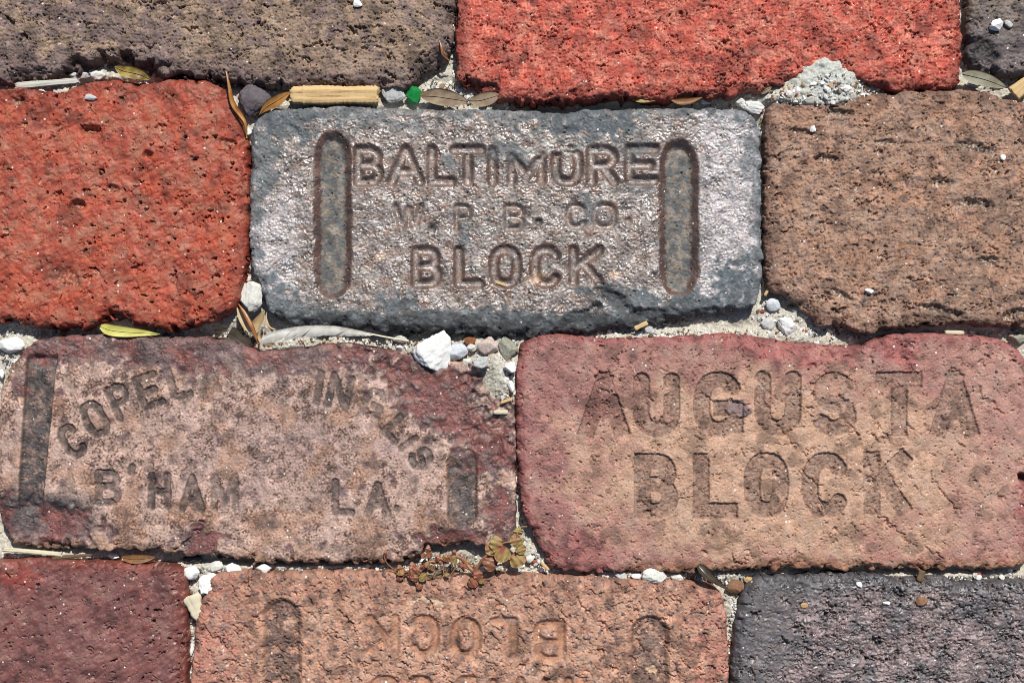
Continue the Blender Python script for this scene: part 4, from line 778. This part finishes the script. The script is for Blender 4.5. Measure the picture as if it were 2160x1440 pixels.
def blade(name, pts, width, mat, curl=.35, twist=0, thick=1.2, n=36, m=9, shape=None, wav=.0, seed=0, veins=.5, parent=None, loc=None):
    """pts in photo px + height px; a thin leaf blade with thickness, cupped across and veined"""
    P = path(pts, n); rg = np.random.default_rng(seed)
    Tn = np.gradient(P, axis=0); Tn /= np.linalg.norm(Tn, axis=1)[:, None] + 1e-9
    side = np.stack([-Tn[:, 1], Tn[:, 0], np.zeros(n)], 1); side /= np.linalg.norm(side, axis=1)[:, None] + 1e-9
    up = np.array([0, 0, 1.0]) ; s = np.linspace(0, 1, n)
    wd = (shape(s) if shape else np.sin(np.pi * np.clip(s, .01, .99)) ** .7) * width / 2
    tw = np.radians(np.interp(s, np.linspace(0, 1, len(twist)), twist) if hasattr(twist, '__len__') else np.full(n, twist))
    q = np.linspace(-1, 1, m); V = []
    for layer in (1, -1):
        for i in range(n):
            for a in q:
                off_s = a * wd[i]; off_u = curl * (a * a) * wd[i] + wav * math.sin(s[i] * 17 + a * 2 + seed) * wd[i] * abs(a) - veins * .9 * math.exp(-(a * 5) ** 2) + veins * .25 * math.sin((s[i] * 22 + abs(a) * 3) * 3.1) * abs(a)
                c, sn = math.cos(tw[i]), math.sin(tw[i])
                V.append(P[i] + side[i] * (off_s * c - off_u * sn) + up * (off_s * sn + off_u * c + layer * thick / 2 * (1 - .8 * abs(a))))
    F = []
    for L_ in range(2):
        b = L_ * n * m
        for i in range(n - 1):
            for j in range(m - 1):
                f = [b + i * m + j, b + i * m + j + 1, b + (i + 1) * m + j + 1, b + (i + 1) * m + j]; F.append(f if L_ else f[::-1])
    for i in range(n - 1):
        for j in (0, m - 1):
            f = [i * m + j, (i + 1) * m + j, n * m + (i + 1) * m + j, n * m + i * m + j]; F.append(f if j == 0 else f[::-1])
    for i in (0, n - 1):
        for j in range(m - 1):
            f = [i * m + j, i * m + j + 1, n * m + i * m + j + 1, n * m + i * m + j]; F.append(f if i else f[::-1])
    Wd = to_world(np.array(V)); c = Wd.mean(0) if loc is None else np.array(loc)
    o = mesh_np(name, Wd - c, np.array(F), mat, parent=parent, loc=c if loc is None else (0, 0, 0)); return o
def tube(name, pts, r0, r1, mat, n=24, seg=8, knobby=.0, flat=1.0, seed=0, parent=None, loc=None, rfun=None):
    P = path(pts, n); Tn = np.gradient(P, axis=0); Tn /= np.linalg.norm(Tn, axis=1)[:, None] + 1e-9
    side = np.stack([-Tn[:, 1], Tn[:, 0], np.zeros(n)], 1); side /= np.linalg.norm(side, axis=1)[:, None] + 1e-9; up = np.cross(Tn, side)
    rg = np.random.default_rng(seed); s = np.linspace(0, 1, n); rad = (r0 + (r1 - r0) * s) if rfun is None else rfun(s)
    V = []
    for i in range(n):
        rr = rad[i] * (1 + knobby * rg.standard_normal())
        for k in range(seg):
            a = 2 * math.pi * k / seg; rk = rr * (1 + knobby * .5 * rg.standard_normal()); V.append(P[i] + side[i] * math.cos(a) * rk + up[i] * math.sin(a) * rk * flat)
    V = V + [P[0], P[-1]]; F = []
    for i in range(n - 1):
        for k in range(seg): F.append([i * seg + k, i * seg + (k + 1) % seg, (i + 1) * seg + (k + 1) % seg, (i + 1) * seg + k])
    c0, c1 = n * seg, n * seg + 1
    for k in range(seg): F.append([c0, (k + 1) % seg, k, k]); F.append([c1, (n - 1) * seg + k, (n - 1) * seg + (k + 1) % seg, (n - 1) * seg + (k + 1) % seg])
    F = np.array(F); quads = F[:-2 * seg]; tri = F[-2 * seg:]
    V = to_world(np.array(V)); c = V.mean(0) if loc is None else np.array(loc)
    me = bpy.data.meshes.new(name); me.from_pydata([tuple(v) for v in V - c], [], [tuple(int(i) for i in q) for q in quads] + [tuple(int(i) for i in q[:3]) for q in tri])
    for p_ in me.polygons: p_.use_smooth = True
    me.materials.append(mat); o = bpy.data.objects.new(name, me); sc.collection.objects.link(o)
    if loc is None: o.location = c
    if parent: o.parent = parent
    return o
def empty(name, px, py, pz):
    e = bpy.data.objects.new(name, None); e.empty_display_size = .005; sc.collection.objects.link(e)
    e.location = to_world(np.array([[px, py, pz]]))[0]; return e

L_OR = leaf_mat("orange_dry_leaf", (190, 138, 70), (150, 100, 52), .45); L_BR = leaf_mat("brown_dry_leaf", (150, 106, 62), (120, 80, 46), .5); L_GB = leaf_mat("grey_brown_leaf", (158, 138, 112), (126, 104, 82), .7)
L_YL = leaf_mat("yellow_green_leaf", (216, 212, 118), (196, 190, 92), .5); L_TN = leaf_mat("tan_dry_leaf", (206, 180, 140), (176, 146, 104), .6); L_GY = leaf_mat("grey_green_dry_leaf", (150, 146, 122), (128, 120, 98), .6)
L_DK = leaf_mat("dark_brown_leaf", (86, 76, 62), (62, 52, 42), .35); L_OL = leaf_mat("olive_spotted_leaf", (172, 148, 70), (120, 96, 44), .5); L_RU = leaf_mat("rust_leaf", (176, 116, 58), (130, 82, 44), .4)
ptd = lambda s: np.sin(np.pi * np.clip(s, .01, .99)) ** .6
tail = lambda s: (np.sin(np.pi * np.clip(s, .01, 1) ** .6) ** .9).clip(.05)
def leaf(label, pts, width, mat, mid=True, **k):
    """a leaf thing: Empty > blade, midrib"""
    P = np.array(pts, float); c = P.mean(0); e = empty("leaf", *c); loc = np.array(e.location)
    tag(e, label, "leaf", "dry leaves caught in the joints")
    b = blade("blade", pts, width, mat, parent=e, loc=loc, **k)
    if mid:
        q = P.copy(); q[:, 2] += 1.4; tube("midrib", q, .9, .4, mat, n=20, seg=6, parent=e, loc=loc)
    return e
leaf("small orange-yellow leaf leaning between the dark slag lump and the wooden stick", [(546, 243, -18), (562, 226, -8), (585, 212, 2), (612, 194, 6)], 24, L_OR, shape=lambda s: np.sin(np.pi * np.clip(s, 0.02, .98) ** 1.35) ** .8, curl=.3)
leaf("long thin curled brown leaf running down the orange-red brick's upper right corner", [(476, 148, 4), (481, 180, 8), (488, 215, 4), (503, 240, 0), (516, 262, -2), (520, 292, -12)], 12, L_OR, shape=lambda s: (.25 + .75 * np.sin(np.pi * np.clip(s, .02, .98))), curl=.8, twist=[50, 35, 20, 45, 30], mid=False)
leaf("olive leaf spotted with white decay below the chipped edge of the top left brick", [(242, 141, -8), (262, 150, -2), (290, 156, 0), (318, 168, -12)], 26, L_OL, curl=.25, wav=.2)
leaf("flat grey-brown leaf right of the green glass shard", [(886, 202, -14), (915, 203, -6), (950, 208, -4), (988, 214, -10)], 36, L_GB, curl=.15, wav=.1)
leaf("grey-brown leaf piece under the top red brick's lower left corner", [(988, 212, -16), (1010, 212, -10), (1035, 206, -8), (1054, 200, -14)], 30, L_GB, curl=.2)
leaf("olive-brown leaf half hidden beneath the top red brick's lower edge", [(1334, 212, -16), (1350, 207, -12), (1372, 206, -12), (1384, 212, -16)], 22, L_OL, curl=.2)
leaf("curled leaf with pale rim under the top red brick by the little white chip", [(1416, 212, -10), (1432, 218, -6), (1455, 217, -4), (1482, 206, -4)], 18, L_BR, curl=.9, twist=35, mid=False)
leaf("short brown leaf scrap in the sand beside the spilled sand", [(1602, 196, -14), (1612, 191, -10), (1628, 184, -8)], 14, L_GB)
leaf("grey-green oval leaf with a clear midrib below the dark top right brick", [(2030, 156, -12), (2052, 161, -8), (2085, 170, -6), (2121, 184, -12)], 30, L_GY, shape=ptd, curl=.1)
leaf("yellow-green leaf under the lower edge of the orange-red brick", [(212, 688, -8), (235, 696, -3), (270, 700, -3), (305, 702, -6), (338, 705, -10)], 24, L_YL, shape=lambda s: np.sin(np.pi * np.clip(s, .02, .98) ** .55) ** .8, curl=.2)
leaf("upright rusty brown blade left of the feather tip, leaning down from the white stone", [(502, 640, -4), (515, 662, 4), (532, 695, 6), (548, 732, -2)], 13, L_RU, curl=.5, twist=[55, 45, 40], shape=lambda s: (.15 + .85 * np.sin(np.pi * np.clip(s, .02, .98))), mid=False)
leaf("tan curled leaf behind the rusty blade, tapering to a forked end", [(500, 648, -16), (512, 672, -10), (530, 690, -8), (548, 672, -4), (556, 655, 0)], 22, L_TN, curl=.5, mid=False)
leaf("pale hooked leaf stalk curling around the feather tip", [(549, 690, 6), (545, 710, 2), (556, 724, 0), (586, 730, -4)], 10, L_TN, curl=.7, twist=30, mid=False)
leaf("thin pale leaf strip curling off the glazed brick's lower left corner", [(562, 658, 0), (560, 672, 4), (568, 690, 4), (584, 696, 0)], 7, L_TN, curl=.6, twist=50, mid=False)
leaf("dark brown broken leaf flake on the sand left of the feather", [(484, 700, -22), (500, 710, -18), (522, 722, -16), (532, 730, -18)], 30, L_DK, shape=lambda s: .8 + .2 * np.sin(9 * s), curl=.1)
leaf("small dark leaf scrap left of the dark brown broken flake", [(452, 704, -20), (464, 702, -14), (480, 698, -16)], 18, L_DK, shape=lambda s: .8 + .2 * np.sin(7 * s))
leaf("brown shaded leaf in the joint right of the little white pebble above the plum-red brick", [(256, 1174, -14), (275, 1178, -8), (300, 1178, -8), (328, 1174, -14)], 20, L_BR, curl=.2)
leaf("dark folded leaf standing on end at the upside down BLOCK brick's top right corner", [(1472, 1192, 2), (1486, 1210, 8), (1508, 1228, 6), (1544, 1250, -4)], 24, L_DK, curl=.7, twist=[25, 35, 55], shape=lambda s: np.sin(np.pi * np.clip(s, .02, .99) ** .6) ** .7)
leaf("brown thorn-like curled leaf at the lower right corner of the top left brick", [(926, 84, 4), (930, 100, 8), (934, 116, 4), (952, 132, -12)], 7, L_RU, curl=.6, twist=40, mid=False)
leaf("flat tan leaf scrap amid the weed's roots", [(902, 1200, -12), (914, 1206, -8), (932, 1214, -8)], 20, L_GB, shape=lambda s: .8 + .15 * np.sin(8 * s))

def wood_mat(name, rgb, rgb2):
    m = bpy.data.materials.new(name); t, nn, L, p = nodes(m)
    tc = nn.new("ShaderNodeTexCoord"); mp = nn.new("ShaderNodeMapping"); mp.inputs["Scale"].default_value = (45, 620, 620); L.new(tc.outputs["Object"], mp.inputs["Vector"])
    n = nn.new("ShaderNodeTexNoise"); n.inputs["Scale"].default_value = 1; n.inputs["Detail"].default_value = 5; n.inputs["Roughness"].default_value = .65; L.new(mp.outputs[0], n.inputs["Vector"])
    cr = nn.new("ShaderNodeValToRGB"); cr.color_ramp.elements[0].position = .3; cr.color_ramp.elements[1].position = .47
    cr.color_ramp.elements[0].color = (*[float(v) for v in alb(rgb2)], 1); cr.color_ramp.elements[1].color = (*[float(v) for v in alb(rgb)], 1)
    L.new(n.outputs["Fac"], cr.inputs[0]); L.new(cr.outputs[0], p.inputs["Base Color"]); p.inputs["Roughness"].default_value = .8
    b = nn.new("ShaderNodeBump"); b.inputs["Strength"].default_value = .8; b.inputs["Distance"].default_value = .0004; L.new(n.outputs["Fac"], b.inputs["Height"]); L.new(b.outputs[0], p.inputs["Normal"])
    return m
W_TN = wood_mat("weathered_tan_wood", (216, 184, 132), (140, 96, 56)); W_PL = wood_mat("bleached_pale_wood", (226, 216, 186), (170, 156, 128)); W_GY = wood_mat("grey_driftwood", (206, 204, 192), (130, 126, 114)); W_DK = wood_mat("dark_wood", (112, 88, 62), (66, 50, 36))
def wood(name, label, px, py, L_, wd, hz, rot, mat, seed, z, ends=.06, cat="wood piece", taper=0.0, on='s'):
    rg = np.random.default_rng(seed); nx, ny = max(18, int(L_ / 3)), 14
    V = []; ringn = 2 * ny
    xs_ = np.linspace(-.5, .5, nx); prof = 1 + .05 * np.sin(xs_ * 9 + seed) + .03 * rg.standard_normal(nx)
    gro = .12 * rg.standard_normal(ringn)
    for i, x in enumerate(xs_):
        sc_ = prof[i] * (1 - taper * (x + .5)) * (1 if 1 < i < nx - 2 else (.93 if i in (1, nx - 2) else .8))
        for k in range(ringn):
            a = 2 * math.pi * k / ringn; c, s_ = math.cos(a), math.sin(a); e = 3.2
            yy = math.copysign(abs(c) ** (2 / e), c) * wd / 2; zz = math.copysign(abs(s_) ** (2 / e), s_) * hz / 2
            jag = (rg.random() - .5) * ends * L_ if i in (0, nx - 1) else 0
            V.append((x * L_ + jag, yy * sc_ * (1 + gro[k] * .4), zz * sc_ * (1 + gro[k])))
    V = np.array(V + [(-.5 * L_, 0, 0), (.5 * L_, 0, 0)]); F = []
    for i in range(nx - 1):
        for k in range(ringn): F.append((i * ringn + k, (i + 1) * ringn + k, (i + 1) * ringn + (k + 1) % ringn, i * ringn + (k + 1) % ringn))
    c0 = nx * ringn
    for k in range(ringn): F.append((c0, k, (k + 1) % ringn)); F.append((c0 + 1, (nx - 1) * ringn + (k + 1) % ringn, (nx - 1) * ringn + k))
    me = bpy.data.meshes.new(name); me.from_pydata([tuple(v * S) for v in V], [], F); me.materials.append(mat); me.update()
    for p_ in me.polygons: p_.use_smooth = len(p_.vertices) == 4
    o = bpy.data.objects.new(name, me); sc.collection.objects.link(o)
    o.location = to_world(np.array([[px, py, z]]))[0]; o.rotation_euler = (0, 0, math.radians(-rot))
    return tag(o, label, cat)
wood("wooden_stick", "flat weathered tan piece of wood with split grain lying above the glazed brick", 706, 201, 184, 38, 22, 0, W_TN, 3, -8)
wood("driftwood_sliver", "grey-white grooved driftwood sliver above the orange-red brick at far left", 100, 176, 132, 15, 12, -5, W_GY, 4, -10, taper=.2)
wood("wood_chip", "cream triangular wood chip in the joint right of the plum-red brick", 412, 1279, 52, 42, 12, 70, W_PL, 5, -14, taper=.45)
wood("wood_chip", "tan wood chip at the right frame edge below the dark top right brick", 2154, 185, 44, 34, 16, -40, W_TN, 6, -14, taper=.3)
wood("splinter", "long pale wood splinter above the plum-red brick at the left frame edge", 68, 1163, 124, 10, 8, 5, W_PL, 7, -14, cat="splinter")
wood("splinter", "dark wood splinter just right of the long pale one above the plum-red brick", 152, 1173, 84, 9, 7, -5, W_DK, 8, -16, cat="splinter", taper=.4)
wood("splinter", "pale hollow twig bit on the COPELAND brick's right edge", 1056, 869, 30, 9, 8, 0, W_PL, 9, 0, cat="splinter")
wood("splinter", "small tan splinter above the pale hollow twig bit", 1068, 845, 26, 6, 5, -18, W_TN, 10, 0, cat="splinter")
wood("splinter", "tiny tan splinter lying inside the O of BLOCK on the glazed brick", 1057, 598, 20, 6, 4, 18, W_TN, 11, -4, cat="splinter")
wood("splinter", "brown splinter leaning on the white pebble under the glazed brick's torn edge", 1352, 687, 30, 10, 7, -25, W_TN, 12, -8, cat="splinter")
wood("splinter", "pale splinter in the sand at the right, under the tan-brown brick", 2013, 701, 40, 8, 6, 2, W_PL, 13, -14, cat="splinter")
wood("splinter", "short brown twig end poking from the sand between the weed and the AUGUSTA brick", 1149, 1193, 24, 7, 6, 45, W_TN, 14, -14, cat="splinter")
wood("splinter", "orange-yellow stub in the vertical joint right of the glazed brick, at its foot", 1617, 616, 18, 6, 6, -60, W_TN, 15, -18, cat="splinter")
wood("splinter", "greyish stub standing at the upper edge of the dark slate brick", 1942, 1214, 24, 14, 8, -75, W_DK, 16, -6, cat="splinter")
TW_ = leaf_mat("dry_twig", (190, 150, 100), (140, 102, 66), .6)
for lb, pts, r in (("hair-thin curved tan stalk lying on the COPELAND brick's red corner", [(985, 858, 2), (1000, 850, 4), (1018, 846, 4), (1032, 849, 2)], 1.1),
                   ("thin straw scrap lying on the orange-red brick near its lower right", [(430, 645, 2), (440, 637, 4), (450, 630, 2)], 1.2),
                   ("tiny straw scrap near the middle of the orange-red brick", [(280, 389, 1), (288, 388, 3), (296, 387, 1)], 1.2),
                   ("thin pale fibre beside the deep pit near the orange-red brick's lower edge", [(126, 628, 2), (129, 620, 5), (130, 612, 2)], 1.2),
                   ("pale hooked stalk at the top of the weed beside the AUGUSTA brick", [(1090, 1116, -2), (1098, 1111, 0), (1112, 1110, 0)], 1.6)):
    tag(tube("stalk", pts, r, r * .6, TW_, n=16, seg=6), lb, "stalk")

# feather > quill, vane
FEM = leaf_mat("feather_vane", (250, 248, 242), (222, 218, 208), .8); QM = leaf_mat("feather_quill", (236, 226, 196), (214, 200, 166), .4)
Q = [(552, 711, 2), (590, 700, 8), (640, 692, 10), (700, 691, 9), (760, 700, 4), (815, 711, -2), (862, 719, -6)]
fe = empty("feather", 690, 700, -2); floc = np.array(fe.location); tag(fe, "small grey-white feather lying along the glazed brick's lower left edge", "feather")
tube("quill", Q, .7, 2.4, QM, n=50, seg=8, parent=fe, loc=floc)
QP = path(Q, 200); QT = np.gradient(QP, axis=0); QT /= np.linalg.norm(QT, axis=1)[:, None]
V, F = [], []; rg = np.random.default_rng(8)
for sd_, wmax in ((1, 34), (-1, 8)):
    gap = 0
    for i in range(3, 150):
        s = i / 150.0
        L_ = wmax * (math.sin(math.pi * min(1, s * .92 + .06)) ** .55) * (1 + .05 * rg.standard_normal())
        t = QT[i]; nr = np.array([-t[1], t[0], 0]) * sd_
        dirn = nr * .62 - t * .78 * 1; 
        if rg.random() < .07: gap = rg.normal(0, .1)
        dirn = dirn + t * gap; b0 = QP[i].copy(); base = len(V); wd = 1.15
        for k in range(5):
            f = k / 4; c = b0 + dirn * L_ * f - t * 2.5 * f * f + np.array([0, 0, 1.5 * math.sin(f * 3) + 1.1 * math.sin(i * 1.9) * f + .5 * rg.standard_normal() * f + .6])
            ww = t * wd * (1 - .55 * f)
            V += [c + ww, c - ww, c + ww * .2 + np.array([0, 0, .9 * (1 - f)])]
        for k in range(4):
            a = base + k * 3
            F += [(a, a + 3, a + 5, a + 2), (a + 2, a + 5, a + 4, a + 1), (a + 1, a + 4, a + 3, a)]
mesh_np("vane", to_world(np.array(V)) - floc, np.array(F), FEM, parent=fe)

# weed > stem, leaf
WM = leaf_mat("weed_leaf", (158, 146, 82), (158, 98, 72), .6); WM2 = leaf_mat("weed_leaf_red", (160, 88, 72), (126, 88, 58), .45); WS = leaf_mat("weed_stem", (176, 126, 92), (128, 84, 62), .5)
we = empty("weed", 960, 1190, -20); wl = np.array(we.location); tag(we, "creeping weed with reddish green leaves rooted in the joint above the upside down BLOCK brick", "plant")
for pts, r0, r1 in (([(1000, 1205, -16), (985, 1190, 0), (975, 1178, 6), (955, 1172, 4), (940, 1185, -2), (905, 1184, 2), (890, 1200, 6), (870, 1212, 8), (830, 1200, 4)], 5, 2.6), ([(985, 1190, 0), (1000, 1205, 8), (1010, 1190, 18), (1025, 1172, 26), (1045, 1162, 34)], 4.5, 2.4), ([(1000, 1205, 6), (1005, 1215, 10), (992, 1226, 12)], 3, 1.6),
                    ([(1045, 1162, 30), (1062, 1145, 36), (1085, 1140, 34), (1092, 1122, 34)], 2.4, 1.6), ([(905, 1184, 2), (902, 1165, 10), (903, 1152, 14)], 2.2, 1.3), ([(870, 1212, 8), (860, 1205, 14), (848, 1210, 14)], 2, 1.2), ([(830, 1200, 4), (815, 1185, 4), (810, 1165, 4), (820, 1157, 4)], 1.6, .7), ([(940, 1185, 0), (935, 1200, 2), (938, 1215, 2)], 1.8, 1), ([(860, 1214, 10), (872, 1225, 8), (888, 1238, 6)], 2.2, 1.2), ([(955, 1172, 4), (960, 1195, 0), (950, 1212, -4)], 1.6, 1), ([(1000, 1195, 10), (1025, 1190, 10), (1050, 1185, 12)], 1.8, 1)):
    tube("stem", pts, r0, r1, WS, n=26, seg=8, knobby=.07, seed=int(pts[0][0]), parent=we, loc=wl)
lv = [(1030, 1140, 1046, 1168, 34, 30, 0), (1048, 1128, 1046, 1160, 30, 38, 0), (1078, 1172, 1044, 1164, 38, 36, 0), (1062, 1158, 1040, 1165, 30, 30, 1), (1034, 1205, 1034, 1172, 34, 24, 1), (1022, 1185, 1038, 1170, 20, 20, 1), (1082, 1128, 1092, 1150, 26, 34, 0), (1100, 1150, 1092, 1140, 28, 28, 0), (1093, 1112, 1093, 1128, 22, 34, 0), (1080, 1195, 1102, 1165, 34, 22, 0), (1104, 1168, 1094, 1150, 24, 28, 0),
      (1005, 1200, 1012, 1222, 22, 14, 1), (990, 1236, 1004, 1222, 24, 12, 1), (1012, 1212, 1004, 1204, 18, 12, 0), (868, 1184, 874, 1208, 18, 14, 1), (884, 1194, 874, 1210, 20, 16, 1), (862, 1212, 874, 1206, 22, 16, 1), (876, 1226, 872, 1208, 20, 14, 1), (900, 1222, 886, 1212, 22, 12, 0), (904, 1148, 902, 1166, 12, 16, 1), (912, 1174, 900, 1166, 14, 12, 1), (930, 1172, 918, 1180, 13, 10, 1), (888, 1168, 898, 1174, 12, 12, 1), (838, 1222, 850, 1212, 14, 8, 1), (846, 1206, 856, 1212, 12, 12, 1), (890, 1242, 882, 1232, 14, 8, 1), (960, 1158, 956, 1170, 10, 12, 1), (815, 1158, 812, 1172, 7, 8, 1), (802, 1182, 812, 1184, 7, 8, 1), (948, 1216, 940, 1208, 10, 6, 0)]
rgw = np.random.default_rng(77)
for (ax_, ay_, bx2, by2, cnt) in ((955, 1172, 890, 1200, 9), (890, 1200, 835, 1205, 7), (985, 1190, 940, 1178, 6), (1000, 1205, 1010, 1222, 3)):
    for _ in range(cnt):
        t_ = rgw.random(); x_, y_ = ax_ + (bx2 - ax_) * t_, ay_ + (by2 - ay_) * t_; an = rgw.random() * 6.28; ll = 9 + 8 * rgw.random()
        lv.append((x_ + ll * math.cos(an), y_ + ll * math.sin(an), x_, y_, ll * .8, 6 + 10 * rgw.random(), int(rgw.random() < .75)))
for i, (tx_, ty_, bx_, by_, wd, zz, rd) in enumerate(lv):
    mx_, my_ = (tx_ + bx_) / 2, (ty_ + by_) / 2
    blade("leaf", [(bx_, by_, zz - 3), (mx_, my_, zz + 2), (tx_, ty_, zz - 2)], wd * 1.0, WM2 if rd else WM, curl=-.18 + .1 * (i % 3), n=18, m=9, thick=1.6, shape=lambda s: np.sin(np.pi * np.clip(s, .03, .985) ** .75) ** .55, wav=.2, seed=i, veins=.7, parent=we, loc=wl, twist=(i * 37 % 30) - 15)
# dark root litter under the weed
rg = np.random.default_rng(12)
for k in range(26):
    x, y = 860 + 150 * rg.random(), 1178 + 40 * rg.random()
    pts = [(x, y, -8), (x + rg.normal(0, 10), y + rg.normal(0, 8), -3), (x + rg.normal(0, 16), y + rg.normal(0, 12), -8)]
    tube("root", pts, 1.8, .7, W_DK, n=12, seg=6, parent=we, loc=wl, seed=k)
print("verts", sum(len(o.data.vertices) for o in sc.objects if o.type == 'MESH'))
